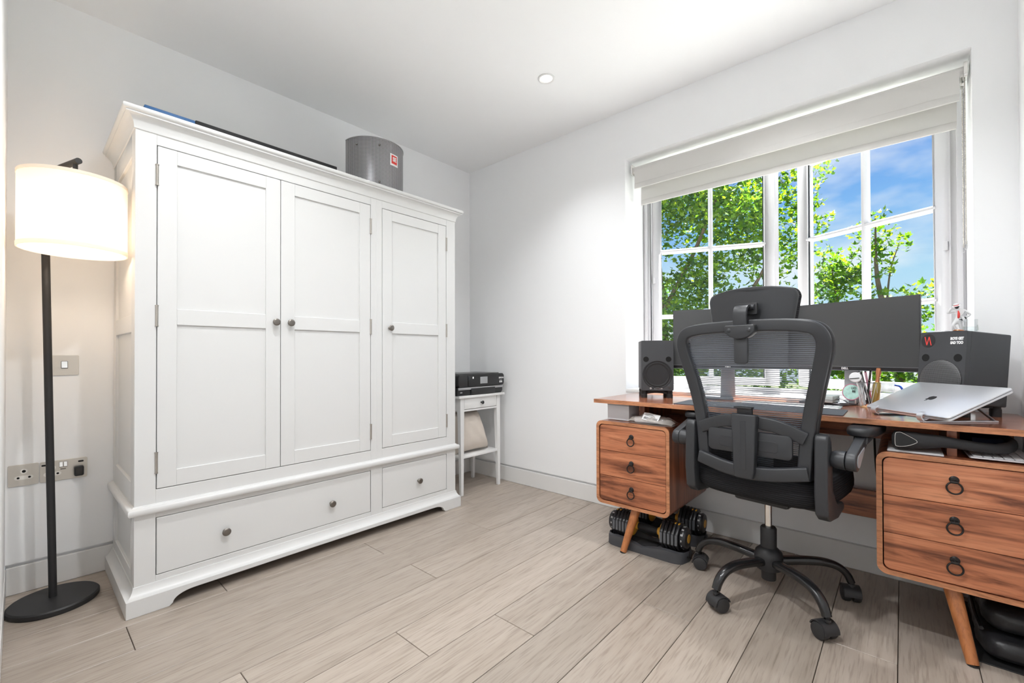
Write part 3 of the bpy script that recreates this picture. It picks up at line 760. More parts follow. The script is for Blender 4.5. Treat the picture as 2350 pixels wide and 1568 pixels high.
d = MB().box(.428, .446, ly0 + .039, ly1 - .039, .606, .684).build('drawer', 'white_lac', sd, w=True, bev=.0015)
MB().lathe([(0, 0), (.006, 0), (.005, .006), (.006, .011), (.0125, .016), (.0135, .021), (.010, .025), (0, .027)], 20, TR(.446, -.303, .645, 0, 0, pi / 2)).build('knob', 'black', d, w=True)
MB().box(.152, .446, ly0 + .012, ly1 - .012, .258, .274).build('shelf', 'white_lac', sd, w=True, bev=.0015)

pr = thing('printer', 'black inkjet printer with a small tilting screen on the white side table', 'printer', (.30, -.285, .703))
PX0, PX1, PY0, PY1 = .115, .462, -.535, -.066
MB().prism(rrect(PY0, PY1, .765, .852, .022, 5)[:], PX0, PX1 - .004, 'yz').build('scanner_body', 'printer', pr, w=True, bev=.003)
MB().prism([(PY0 + .004, .703), (PY1 - .018, .703), (PY1 - .004, .722), (PY1 - .004, .762), (PY0 + .004, .762)], PX0 + .01, PX1 - .018, 'yz').build('lower_body', 'black', pr, w=True, bev=.003)
MB().box(PX1 - .030, PX1 - .010, PY0 + .01, PY1 - .008, .744, .761).build('silver_strip', 'printer_si', pr, w=True, bev=.002)
MB().prism([(-.400, .706), (-.170, .706), (-.163, .716), (-.163, .752), (-.407, .752), (-.407, .716)], PX1 - .030, PX1 - .006, 'yz').build('paper_tray_door', 'printer', pr, w=True, bev=.002)
MB().box(PX1 - .006, PX1 - .001, -.445, -.130, .770, .846).build('control_panel', 'gloss_bk', pr, w=True, bev=.002)
MB().box(PX1 - .002, PX1 + .0005, -.325, -.250, .783, .833).build('display', 'lcd', pr, w=True, bev=.001, seg=1)
MB().box(PX0 + .05, PX1 - .03, PY0 + .03, PY1 - .03, .850, .857).build('scanner_lid', 'printer', pr, w=True, bev=.003)
k = text_mb('EPSON', .017, .0005, .0006); k.xf(Matrix.Translation((PX1 - .0006, -.102, .818)) @ Matrix.Rotation(pi / 2, 4, 'Z')); k.build('lettering', 'print_white', pr, w=True, smooth=0)
ic = MB()
for yy in (-.112, -.095): ic.box(PX1 - .004, PX1 - .0030, yy - .006, yy + .006, .782, .794)
ic.box(PX1 - .004, PX1 - .0030, -.118, -.090, .798, .801).box(PX1 - .001, PX1 - .0004, -.402, -.390, .822, .836)
ic.build('printed_icons', 'print_white', pr, w=True, smooth=0)
MB().box(PX1 - .019, PX1 - .0172, -.505, -.485, .722, .730).build('card_slot_mark', 'printer_si', pr, w=True, smooth=0)

def cushion(name, W, Hh, th, mat, label, cat, Mx):
    n = 16; rings_f = []
    mb = MB(); vs = []; fs = []
    for side in (1, -1):
        for i in range(n + 1):
            for j in range(n + 1):
                u = -1 + 2 * i / n; v = -1 + 2 * j / n
                e_ = max(0, (1 - u ** 4) * (1 - v ** 4)) ** .55
                pin = 1 - .07 * (1 - abs(u)) * abs(v) ** 3
                wr = .006 * sin(9 * u + 3 * v) * sin(5 * v + 1) * e_ ** .5
                vs.append((u * W / 2 * (1 - .06 * (1 - v * v) * abs(u)) - .105 * (v + 1) / 2 * (1 + u) / 2, v * Hh / 2 * (1 - .06 * (1 - u * u) * abs(v)), side * (th / 2 * e_ + wr * .7)))
    k = (n + 1) ** 2
    for s_ in range(2):
        for i in range(n):
            for j in range(n):
                a = s_ * k + i * (n + 1) + j; fs.append((a, a + 1, a + n + 2, a + n + 1))
    mb.add(vs, fs)
    o = mb.build(name, mat, smooth=60); o.matrix_world = Mx
    return tag(o, label, cat)
cushion('cushion', .34, .305, .15, 'pillow', 'plump beige cushion leaning on the shelf of the side table', 'cushion',
        Matrix(((0, 0, 1, .345), (1, 0, 0, -.312), (0, 1, 0, .428), (0, 0, 0, 1))) @ Matrix.Rotation(radians(-5), 4, 'X'))

# ================================================================== ceiling downlights
def downlight(x, y, label, k=1.0, ang=150):
    t = thing('ceiling_downlight', label, 'light', (x, y, H), group='recessed ceiling downlights')
    MB().lathe([(.046, -.0005), (.046, -.004), (.040, -.006), (.036, -.004), (.034, .0), (.034, -.0005)], 40).build('trim_ring', 'trim', t)
    MB().lathe([(0, -.002), (.034, -.002), (.034, -.0005), (0, -.0005)], 32).build('lens', emit('lens_glow', (1, .96, .9), 1.2), t)
    ld = bpy.data.lights.new('downlight_light', 'SPOT'); ld.energy = DOWN_W * k; ld.color = (.97, .985, 1.0)
    ld.spot_size = radians(ang); ld.spot_blend = 1.0; ld.shadow_soft_size = .035
    lo = bpy.data.objects.new('downlight_light', ld); COL.objects.link(lo); lo.parent = t; lo.location = (0, 0, -.045)
downlight(1.277, -.595, 'round white recessed downlight in the ceiling above the wardrobe side', .55, 122)
downlight(2.32, -.52, 'unseen round downlight added in the ceiling above the desk chair', .80, 122)  # out of view, added to light the desk side and floor
downlight(1.277, -1.95, 'unseen round downlight added in the ceiling near the camera, wardrobe side', .80)  # extra unseen lamp, added to brighten the wardrobe side
downlight(2.15, -1.95, 'unseen round downlight added in the ceiling over the open floor behind the chair', 1.35)  # unseen lamp added as frontal fill for the room

# ================================================================== desk
DZ = .758; DT = .020; DYF = -.535; PYF = -.530; PYB = -.012; PZ0, PZ1 = .217, .646
dk = thing('desk', 'walnut writing desk with two drawer pedestals under the window', 'desk', (2.3175, -.27, 0))
MB().box(1.540, 3.095, DYF, -.008, DZ - DT + .0005, DZ).build('desk_top', 'walnut_top', dk, w=True, bev=.0008, seg=1)
MB().box(1.540, 3.095, DYF - .0012, DYF + .0002, DZ - DT, DZ - .0005).build('front_edge', 'walnut_edge', dk, w=True, smooth=0)
ring_bar = []
def pull(x, z, parent):
    """ring pull on a round back plate"""
    y = PYF + .004
    h = MB().lathe([(0, 0), (.0125, 0), (.0125, .002), (.0105, .0035), (.0105, .005), (.0085, .0065), (0, .007)], 24, TR(x, y, z + .010, 0, pi / 2))
    h.build('handle_rose', 'iron', parent, w=True)
    k = MB().cyl((x - .010, y - .010, z + .004), (x + .010, y - .010, z + .004), .0048, n=14).cyl((x, y - .004, z + .008), (x, y - .012, z + .004), .005, n=12)
    k.build('handle_pin', 'iron', parent, w=True)
    path = [(x + .0185 * sin(a), y - .0095 - .004 * (1 - cos(a)) / 2, z + .0035 - .0185 * (1 - cos(a))) for a in [2 * pi * i / 40 for i in range(40)]]
    MB().tube(path, .0027, 8, closed=True, ref=(0, 1, 0)).build('handle_ring', 'iron', parent, w=True)
def pedestal(x0, x1, lean):
    r = .030; t = .016
    out = rrect(x0, x1, PZ0, PZ1, r, 7); inn = rrect(x0 + t, x1 - t, PZ0 + t, PZ1 - t, r - t * .6, 7)
    n = len(out); vs = []; fs = []
    for y, ring in ((PYF, out), (PYF, inn), (PYB, out), (PYB, inn)): vs += [(x, y, z) for x, z in ring]
    for i in range(n):
        j = (i + 1) % n
        fs += [(i, j, n + j, n + i), (2 * n + i, 3 * n + i, 3 * n + j, 2 * n + j), (i, 2 * n + i, 2 * n + j, j), (n + i, n + j, 3 * n + j, 3 * n + i)]
    MB().add(vs, fs).build('pedestal_shell', 'walnut_z', dk, w=True, smooth=40)
    lip = []; 
    lip_v = []; lip_f = []
    for y, ring in ((PYF - .0018, out), (PYF - .0018, inn), (PYF + .004, out), (PYF + .004, inn)):
        lip_v += [(((x - (x0 + x1) / 2) * 1.0015 + (x0 + x1) / 2), y, ((z - .4315) * 1.0015 + .4315)) for x, z in ring]
    MB().add(lip_v, fs).build('pedestal_lip', 'walnut_edge', dk, w=True, smooth=40)
    MB().box(x0 + .01, x1 - .01, PYB - .012, PYB - .002, PZ0 + .01, PZ1 - .01).build('pedestal_back', 'walnut_z', dk, w=True, smooth=0)
    xi0, xi1 = x0 + t + .003, x1 - t - .003; zi0, zi1 = PZ0 + t + .003, PZ1 - t - .003
    zs = [zi0, zi0 + (zi1 - zi0) * .325, zi0 + (zi1 - zi0) * .662, zi1]
    for k in range(3):
        a, c = zs[k] + (.0012 if k else 0), zs[k + 1] - (.0012 if k < 2 else 0)
        full = rrect(xi0, xi1, zi0, zi1, r - t * .6, 7)
        pts = [(x, min(max(z, a), c)) for x, z in full if True]
        # clip the rounded outline to this drawer
        poly = []
        for p in pts:
            if not poly or (abs(p[0] - poly[-1][0]) + abs(p[1] - poly[-1][1])) > 1e-5: poly.append(p)
        if k == 0: poly = [(xi1, c), (xi0, c)] + [p for p in full if p[1] <= a + r and p[1] < c and p[1] < zi0 + r * .7]
        elif k == 2: poly = [p for p in full if p[1] > zi1 - r * .7] + [(xi0, a), (xi1, a)]
        else: poly = [(xi1, c), (xi0, c), (xi0, a), (xi1, a)]
        dr = MB().prism(poly, PYF + .003, PYF + .022, 'xz').build('drawer', 'walnut_x', dk, w=True, bev=.0006, seg=1)
        pull((x0 + x1) / 2 + .001, (a + c) / 2 + .006, dr)
    MB().box(x0 + t, x1 - t, PYF + .024, PYF + .030, PZ0 + t, PZ1 - t).build('drawer_recess', 'hole', dk, w=True, smooth=0)
    xc = (x0 + x1) / 2
    for yt, yb in ((-.475, -.548), (-.07, -.03)):
        lg = MB().cyl((xc + lean * .05 + (0 if yb < -.3 else 0), yb, .004), (xc - lean * .010, yt, PZ0 + .006), .0155, .0235, n=24)
        lg.build('leg', 'leg_wood', dk, w=True)
        MB().cyl((xc + lean * .0505, yb - .0005, 0), (xc + lean * .05, yb, .006), .0148, n=24).build('foot_pad', 'rubber', dk, w=True)
    # upright between pedestal and top
    MB().box(xc - .0125, xc + .0125, -.398 if lean < 0 else -.470, -.045, PZ1 - .001, DZ - DT + .001).build('upright', 'walnut_z', dk, w=True, bev=.001, seg=1)
pedestal(1.552, 1.943, -.7)
pedestal(2.692, 3.083, .75)
MB().box(1.555, 3.080, -.045, -.028, .618, DZ - DT + .001).build('back_apron', 'walnut_x', dk, w=True, bev=.001, seg=1)
MB().box(1.943, 2.692, -.060, -.042, .266, .385).build('lower_rail', 'walnut_x', dk, w=True, bev=.001, seg=1)

# ------------------------------------------------------------------ loudspeakers
SW, SH, SD = .166, .268, .172
def speaker(name, label, loc, rz, rx, right):
    t = thing(name, label, 'speaker', loc, rz, None, rx)
    h = SW / 2
    cab = MB().box(-h, h, .006, SD, 0, SH).build('cabinet', 'spk', t, bev=.005, seg=3)
    zt, zp, zw = SH * (1 - .205), SH * (1 - .375), SH * (1 - .682)
    holes = [(0, zt, .040), (-.0575, zp, .0155), (.0575, zp, .0155), (0, zw, .0765)]
    plate_holes(rrect(-h, h, 0, SH, .006, 4), holes, -.010, .0065).build('baffle', 'spk', t, bev=.0, smooth=30)
    FX = Matrix.Rotation(pi / 2, 4, 'X')     # lathe axis z -> facing -y
    def at(x, z, y=0): return Matrix.Translation((x, y, z)) @ FX
    MB().lathe([(.041, .0102), (.037, .008), (.028, .003), (.019, -.002), (.0165, -.003), (.0165, -.0055), (0, -.0055)], 40, at(0, zt)).build('waveguide', 'spk', t)
    MB().lathe([(0, .004), (.006, .003), (.0105, -.001), (.0125, -.003)], 24, at(0, zt)).build('tweeter_dome', 'alu', t)
    g = MB()
    for k in range(3):
        a = k * 2 * pi / 3 + pi / 2; g.cyl((0, -.006, zt), (.014 * cos(a), -.004, zt + .014 * sin(a)), .0012, n=6)
    g.lathe([(.0125, .004), (.0155, .004), (.0155, .001), (.0125, .001)], 28, at(0, zt), closed=True)
    g.build('tweeter_guard', 'black', t)
    for px in (-.0575, .0575):
        MB().lathe([(.0162, .0103), (.0148, .0108), (.0132, .008), (.0125, -.0045), (0, -.0045)], 28, at(px, zp)).build('bass_port', 'hole', t)
        MB().lathe([(.0135, .0098), (.0150, .0108), (.0168, .0104), (.0150, .0098)], 28, at(px, zp), closed=True).build('port_rim', 'spk', t)
    MB().lathe([(.0768, .0098), (.0745, .0118), (.071, .011), (.066, .0095), (.0645, .0078)], 56, at(0, zw)).build('woofer_ring', 'black_matt', t)
    if right:
        gr = MB().lathe([(.074, .0115), (.066, .0155), (.05, .0185), (.03, .0205), (.012, .0212), (0, .0213)], 56, at(0, zw)).build('woofer_grille', 'grille', t, smooth=60)
        uv_grid(gr, lambda c: (c.x * 9, c.z * 9))
    else:
        MB().lathe([(.067, .0085), (.064, .0112), (.058, .0115), (.053, .0085), (.051, .006)], 56, at(0, zw)).build('woofer_surround', 'rubber', t)
        MB().lathe([(.0525, .007), (.040, .0005), (.026, -.004), (.0255, -.004), (.020, -.001), (.010, .0015), (0, .002)], 48, at(0, zw)).build('woofer_cone', 'cone', t)
    kx = h * .74
    MB().lathe([(0, .0125), (.0095, .0122), (.0105, .0115), (.0105, .009)], 24, at(kx, SH * .088)).build('power_button', 'spk', t)
    return t, at
spl, at_l = speaker('studio_speaker', 'dark grey loudspeaker on a black stand at the left end of the desk', (1.780, -.286, DZ + .0405), radians(30), 0, False)
k = text_mb('YAMAHA', .0105, .0005, .0005); k.xf(Matrix.Translation((.004, -.0103, SH * .045))); k.build('lettering', 'print_white', spl, smooth=0)
MB().lathe([(.0028, .0105), (.0046, .0105), (.0046, .0102), (.0028, .0102)], 20, at_l(-.034, SH * .045), closed=True).build('round_mark', 'print_white', spl)
RZR = radians(-43)
def spk_stand(name, label, loc, rz, h_f, h_b):
    t = thing(name, label, 'stand', loc, rz)
    xs, y0, y1 = .066, .018, .146
    for x in (-xs, xs):
        for y, hh in ((y0, h_f), (y1, h_b)):
            MB().lathe([(0, 0), (.0165, 0), (.0165, hh * .45), (.0150, hh * .48), (.0150, hh * .62), (.0160, hh * .65), (.0160, hh - .001), (.012, hh), (0, hh)], 20, Matrix.Translation((x, y, 0))).build('foot', 'rubber', t)
    for x in (-xs, xs):
        MB().sweep(catmull([(x, y0, h_f * .62), (x, (y0 + y1) / 2, h_f * .78), (x, y1, h_b * .62)], 6), [(-.006, -.004), (.006, -.004), (.006, .004), (-.006, .004)], ref=(1, 0, 0)).build('side_rail', 'rubber', t)
    for y, hh in ((y0, h_f), (y1, h_b)):
        MB().sweep(catmull([(-xs, y, hh * .60), (0, y, hh * .80), (xs, y, hh * .60)], 6), [(-.006, -.004), (.006, -.004), (.006, .004), (-.006, .004)], ref=(0, 1, 0)).build('cross_rail', 'rubber', t)
    return t
spk_stand('speaker_stand', 'black four-footed isolation stand under the left loudspeaker', (1.780, -.286, DZ), radians(30), .040, .040)
# right speaker: placed by its front right lower edge
fr_edge = Vector((2.926, -.292, 0)); wdir = Vector((cos(RZR), sin(RZR), 0)); ndir = Vector((-sin(RZR), cos(RZR), 0))
c0 = fr_edge - wdir * (SW / 2) + ndir * .010
spk_stand('speaker_stand', 'black tilted isolation stand under the right loudspeaker, behind the laptop', (c0.x, c0.y, DZ), RZR, .0490, .0610)
spr, at_r = speaker('studio_speaker', 'dark grey loudspeaker with stickers behind the silver laptop', (c0.x, c0.y, DZ + .0500), RZR, radians(-5.2), True)
def on_front(mb, x, z): return mb.xf(Matrix.Translation((x, -.0103, z)))
st_ = MB().lathe([(0, .0106), (.0265, .0106), (.0265, .0102), (0, .0102)], 40, at_r(-SW / 2 + .031, SH - .034)).build('round_sticker', 'black_matt', spr)
zz = [(-.013, .016), (-.004, -.017), (.003, .016), (.0125, -.018)]
zm = MB()
for p, q in zip(zz[:-1], zz[1:]): zm.bar((-SW / 2 + .031 + p[0], -.0110, SH - .034 + p[1]), (-SW / 2 + .031 + q[0], -.0110, SH - .034 + q[1]), .0005, .0035, (0, 1, 0)) if False else zm.bar((-SW / 2 + .031 + p[0], -.0110, SH - .034 + p[1]), (-SW / 2 + .031 + q[0], -.0110, SH - .034 + q[1]), .0036, .0005, (0, 1, 0))
zm.build('zigzag_mark', 'red', st_, smooth=0)
k = text_mb('BOYS GET', .0135, .0005, .0009, sx=.72); k.join(text_mb('SAD TOO', .0135, .0005, .0009, sx=.72), Matrix.Translation((0, 0, -.0155)))
on_front(k, .050, SH - .0285).build('sticker_lettering', 'print_white', spr, smooth=0)

# world point on the tilted top of the right speaker
SPM = ROOTM[spr]
def top_pt(x, y, dz=0): return SPM @ Vector((x, y, SH)) + Vector((0, 0, dz))

# ------------------------------------------------------------------ figurine (one skinned body), tumbler, badges
def figurine():
    p = top_pt(-.008, .066, .0005)
    t = thing('dancer_figurine', 'small figurine in white suit and hat standing on the right loudspeaker', 'figurine', p, radians(-8))
    s = .118
    J = dict(hip=(0, 0, .46), ch=(.035, 0, .66), neck=(.02, -.02, .79), hd=(-.03, -.035, .86),
             lk=(-.13, -.06, .27), la=(-.03, 0, .05), lt=(-.06, -.08, .02), rk=(.05, -.01, .25), ra=(.09, .03, .05), rt=(.13, -.04, .02),
             ls=(-.10, -.02, .74), le=(-.26, -.06, .66), lh=(-.16, -.10, .84), rs=(.14, .01, .74), re=(.27, .05, .60), rh=(.15, .0, .50))
    names = list(J); vs = [Vector(J[k]) * s for k in names]
    E = [('hip', 'ch'), ('ch', 'neck'), ('neck', 'hd'), ('hip', 'lk'), ('lk', 'la'), ('la', 'lt'), ('hip', 'rk'), ('rk', 'ra'), ('ra', 'rt'), ('ch', 'ls'), ('ls', 'le'), ('le', 'lh'), ('ch', 'rs'), ('rs', 're'), ('re', 'rh')]
    R = dict(hip=.10, ch=.115, neck=.045, hd=.05, lk=.062, la=.055, lt=.03, rk=.062, ra=.055, rt=.03, ls=.06, le=.05, lh=.033, rs=.06, re=.05, rh=.033)
    me = bpy.data.meshes.new('body'); me.from_pydata(vs, [(names.index(a), names.index(b)) for a, b in E], [])
    o = bpy.data.objects.new('body', me); COL.objects.link(o); o.parent = t
    sk = o.modifiers.new('skin', 'SKIN'); sub = o.modifiers.new('sub', 'SUBSURF'); sub.levels = 1; sub.render_levels = 2
    for i, n in enumerate(names): me.skin_vertices[0].data[i].radius = (R[n] * s, R[n] * s * .8)
    me.skin_vertices[0].data[0].use_root = True
    me.materials.append(M['suit'])
    q = lambda x, y, z: (x * s, y * s, z * s)
    MB().ball(q(-.035, -.05, .87), .058 * s, 14, 9, (1, 1, 1.2)).build('head', 'skin_dk', t)
    MB().lathe([(0, .075 * s), (.055 * s, .07 * s), (.062 * s, .02 * s), (.066 * s, .012 * s), (.11 * s, .004 * s), (.11 * s, -.004 * s), (0, -.004 * s)], 24, Matrix.Translation(q(-.045, -.06, .90)) @ Matrix.Rotation(radians(-16), 4, 'Y') @ Matrix.Rotation(radians(18), 4, 'X')).build('hat', 'suit', t)
    MB().lathe([(.0625 * s, .012 * s), (.066 * s, .012 * s), (.064 * s, .032 * s), (.0605 * s, .032 * s)], 24, Matrix.Translation(q(-.045, -.06, .90)) @ Matrix.Rotation(radians(-16), 4, 'Y') @ Matrix.Rotation(radians(18), 4, 'X'), closed=True).build('hat_band', 'red', t)
    MB().tube([q(0.0, -.098, .74), q(.015, -.115, .64), q(.01, -.105, .53), q(0, -.088, .49)], [.012 * s, .030 * s, .030 * s, .018 * s], 10).build('shirt_front', 'red', t)
    MB().tube(catmull([q(-.075, -.05, .44), q(.02, -.09, .45), q(.10, -.03, .43)], 4), .016 * s, 8).build('belt', 'skin_dk', t)
    jk = MB()
    jk.loft([[q(x, y, .55) for x, y in ((.06, -.10), (.12, -.07), (.135, .03), (.08, .08), (.07, .06), (.11, .02), (.10, -.06), (.055, -.085))], [q(x, y, .38) for x, y in ((.12, -.09), (.18, -.07), (.19, .05), (.11, .10), (.10, .08), (.16, .04), (.15, -.06), (.115, -.075))]])
    jk.build('jacket_tail', 'suit', t)
    for a in ('lt', 'rt'):
        v = J[a]; MB().ball(q(v[0] * .9, v[1] * .8, .026), .05 * s, 12, 8, (.8, 1.3, .5)).build('shoe', 'mon_grey', t)
    v = J['rh']; MB().ball(q(v[0], v[1], v[2]), .036 * s, 10, 8).build('glove', 'skin_dk', t)
figurine()
p = top_pt(.033, .066, .001)
tg = thing('tumbler', 'cut glass tumbler half full of water on the right loudspeaker', 'glass', p)
tg.rotation_euler = (0, 0, 0)
prof = [(0, 0), (.0155, 0), (.0185, .003), (.0205, .012), (.0195, .024), (.0185, .034), (.0195, .050), (.0182, .0505), (.0172, .034), (.0180, .024), (.0188, .012), (.0165, .006), (0, .005)]
n = 36; rings = []
gl = MB(); vs = []; fs = []
for j, (r, z) in enumerate(prof):
    for i in range(n):
        a = 2 * pi * i / n; rr = r * (1 + (.035 if j < 6 and i % 3 == 0 else 0) * (1 if z < .026 else 0)); vs.append((rr * cos(a + z * 25 * (z < .026)), rr * sin(a + z * 25 * (z < .026)), z))
for j in range(len(prof) - 1):
    for i in range(n): fs.append((j * n + i, j * n + (i + 1) % n, (j + 1) * n + (i + 1) % n, (j + 1) * n + i))
gl.add(vs, fs).build('glass_wall', 'tumbler', tg, smooth=20)
MB().lathe([(0, .0055), (.0160, .0062), (.0180, .012), (.0176, .022), (0, .022)], 32).build('water', 'water', tg)
for i, (x, y, rr, ti, mt_, lab) in enumerate(((-.058, .030, .0185, -14, 'white_gl', 'pale round pin badge leaning at the left edge of the right loudspeaker'), (-.028, .045, .0165, 8, 'paper', 'white pin badge second from left on the right loudspeaker'),
        (.000, .052, .0165, -9, 'mon_grey', 'grey patterned pin badge lying in the middle of the right loudspeaker'), (.024, .030, .0185, 14, 'rose', 'copper rimmed pin badge at the feet of the figurine'))):
    pp = top_pt(x, y, .0045)
    bt = thing('pin_badge', lab, 'badge', pp, .3 * i)
    Mx = Matrix.Rotation(radians(ti), 4, 'Y')
    MB().lathe([(0, .004), (rr * .6, .0035), (rr * .93, .001), (rr, -.002), (rr * .96, -.003), (0, -.002)], 28, Mx).build('badge_rim', mt_, bt)
    MB().lathe([(0, .0046), (rr * .6, .0041), (rr * .8, .0028), (rr * .6, .0033), (0, .004)], 28, Mx).build('badge_face', ('paper', 'mon_grey', 'boxgrey', 'paper')[i], bt)

# ------------------------------------------------------------------ monitors
def monitor(label, loc, rz, stickr=False):
    t = thing('monitor', label, 'monitor', (loc[0], loc[1], DZ), rz)
    w, z0, z1 = .538, .918 - DZ, 1.232 - DZ
    MB().box(0, w, .0, .012, z0, z1).build('panel_frame', 'bezel', t, bev=.002)
    MB().prism(rrect(.04, w - .04, z0 + .03, z1 - .03, .03, 5), .012, .042, 'xz').build('rear_shell', 'bezel', t, bev=.006)
    MB().box(.003, w - .003, -.0012, .0005, z0 + .017, z1 - .003).build('screen', 'screen', t, smooth=0)
    MB().box(.001, w - .001, -.0016, .0004, z0 + .0155, z0 + .0168).build('bezel_line', 'mon_grey', t, smooth=0)
    MB().box(.0, w, -.0004, .010, z0 - .0022, z0 - .0002).build('lower_edge', 'mon_grey', t, smooth=0)
    k = text_mb('D\u039eLL' if False else 'DELL', .0125, .0005, .0006); k.xf(Matrix.Translation((w / 2, -.0022, z0 + .008))); k.build('lettering', 'print_white', t, smooth=0)
    for i in range(5): MB().box(w - .19 + i * .018, w - .186 + i * .018, .002, .006, z0 - .0035, z0 - .0021).build('button', 'black', t, smooth=0)
    xc = w / 2
    MB().prism([(xc - .036, .008), (xc + .036, .008), (xc + .030, z0 + .14), (xc - .030, z0 + .14)], .060, .074, 'xz').build('stand_neck', 'mon_grey', t, bev=.004)
    MB().prism(rrect(xc - .05, xc + .05, z0 + .10, z0 + .20, .01, 4), .040, .062, 'xz').build('mount', 'bezel', t, bev=.003)
    MB().prism(rrect(xc - .17, xc + .022, -.065, .105, .010, 4), 0.0003, .009, 'xy').build('stand_base', 'matgrey', t, bev=.002)
    return t
mr = monitor('wide dark monitor angled inwards behind the laptop, right of the chair headrest', (2.820 - .538 * cos(radians(21)), -.152 + .538 * sin(radians(21))), radians(-21))
ml_ = monitor('dark monitor half hidden by the chair, beside the left loudspeaker', (1.829, -.187), radians(17))

# ------------------------------------------------------------------ laptop on folding stand
LR = atan2(-.249, .220)
LT = radians(24.5)
L0 = Vector((2.657, -.334, .772))
lt = thing('laptop', 'closed silver laptop tilted on a folding stand at the right of the desk', 'laptop', L0, LR, None, LT)
MB().prism(rrect(0, .332, 0, .232, .012, 5), -.0002, .0075, 'xy').build('laptop_base', 'alu', lt, bev=.002)
MB().prism(rrect(.002, .330, .002, .230, .011, 5), .0074, .0087, 'xy').build('hinge_gap', 'black', lt, smooth=0)
lid = MB().prism(rrect(0, .332, 0, .232, .012, 5), .0086, .0138, 'xy').build('laptop_lid', 'alu', lt, bev=.0018)
# fruit-shaped emblem in the centre of the lid
ap_ = [(0, .62), (.22, .74), (.50, .72), (.72, .55), (.62, .40), (.55, .20), (.60, 0), (.72, -.16), (.62, -.42), (.42, -.68), (.22, -.76), (0, -.70), (-.22, -.76), (-.44, -.66), (-.66, -.36), (-.76, 0), (-.72, .36), (-.52, .66), (-.24, .73)]
lf_ = [(.02, .80), (.06, 1.02), (.22, 1.20), (.36, 1.24), (.32, 1.04), (.18, .86)]
lg_ = MB()
for poly in (ap_, lf_): lg_.prism([(.166 - a * .019, .116 - c * .019) for a, c in poly], .0138, .0142, 'xy')
lg_.build('emblem', 'logo', lid, smooth=0)
ls = thing('laptop_stand', 'folding aluminium laptop stand holding up the silver laptop', 'stand', (L0.x, L0.y, DZ), LR)
LB = Matrix.Rotation(LT, 4, 'X')
for x in (.055, .245):
    MB().box(x - .007, x + .007, -.010, .245, .0, .005).build('foot_rail', 'alu_dk' if x < .1 else 'alu', ls, bev=.001, seg=1)
    sp_ = [(x, -.004, .004), (x, -.014, .010), (x, -.0185, .022), (x, -.011, .032), (x, -.004, .0345)]
    MB().sweep(catmull(sp_, 4), [(-.007, -.0018), (.007, -.0018), (.007, .0018), (-.007, .0018)], ref=(1, 0, 0)) if False else None
    hk = MB(); pts = catmull(sp_, 4); rings = []
    for i, p_ in enumerate(pts):
        tn = (pts[min(i + 1, len(pts) - 1)] - pts[max(i - 1, 0)]).normalized(); nn = Vector((0, -tn.z, tn.y)) * .0016
        rings.append([p_ + Vector((-.010, 0, 0)) + nn, p_ + Vector((.010, 0, 0)) + nn, p_ + Vector((.010, 0, 0)) - nn, p_ + Vector((-.010, 0, 0)) - nn])
    hk.loft(rings).build('front_hook', 'alu', ls)
    a_ = Vector((0, .0, .013)); 
    MB().bar((x, .0, .010), Vector((x, .190 * cos(LT), .010 + .190 * sin(LT))), .012, .005).build('support_arm', 'alu', ls, bev=.001, seg=1)
    MB().bar((x, .235, .005), Vector((x, .16 * cos(LT), .008 + .16 * sin(LT))), .010, .005).build('prop', 'alu_dk', ls, bev=.001, seg=1)
MB().box(.055, .245, .10, .112, .0005, .0045).build('cross_link', 'alu', ls, bev=.001, seg=1)

# ------------------------------------------------------------------ mat, tray, drive, cable, pen pot and neighbours
tag(MB().prism(rrect(1.955, 2.597, -.512, -.300, .008, 4), DZ + .0002, DZ + .0035, 'xy').build('desk_mat', 'matgrey', loc=(2.276, -.41, DZ), bev=.0008, seg=1), 'long dark grey felt desk mat along the front of the desk', 'mat')
wp = thing('wireless_keyboard', 'slim white keyboard lying behind the desk mat, mostly hidden by the chair', 'keyboard', (2.38, -.235, DZ))
MB().prism(rrect(-.19, .19, -.055, .055, .008, 4), .0002, .006, 'xy').build('keyboard_body', 'alu', wp, bev=.001, seg=1)
for r_ in range(5):
    for c_ in range(14): MB().box(-.182 + c_ * .0262, -.160 + c_ * .0262, -.048 + r_ * .0195, -.032 + r_ * .0195, .006, .0075).build('key', 'silverkey', wp, smooth=0)
hd = thing('storage_drive', 'small pale grey metal box on the dark foot of the right monitor', 'drive', (2.487, -.088, DZ + .0095), radians(-14))
MB().box(-.055, .055, -.04, .04, .003, .035).build('drive_body', 'hdd', hd, bev=.004)
MB().box(-.0555, .0555, -.0405, .0405, .015, .0165).build('seam', 'alu_dk', hd, smooth=0)
for x in (-.045, .045): MB().cyl((x, -.03, 0), (x, -.03, .004), .005, n=12).cyl((x, .03, 0), (x, .03, .004), .005, n=12).build('rubber_foot', 'rubber', hd)
tag(MB().tube(catmull([(2.545, -.09, DZ + .030), (2.57, -.10, DZ + .024), (2.585, -.125, DZ + .012), (2.56, -.145, DZ + .012), (2.53, -.14, DZ + .012), (2.545, -.115, DZ + .012), (2.59, -.09, DZ + .012)], 6), .0022, 8).build('cable_loop', 'alu_dk'), 'short dark cable looping from the small grey box', 'cable')

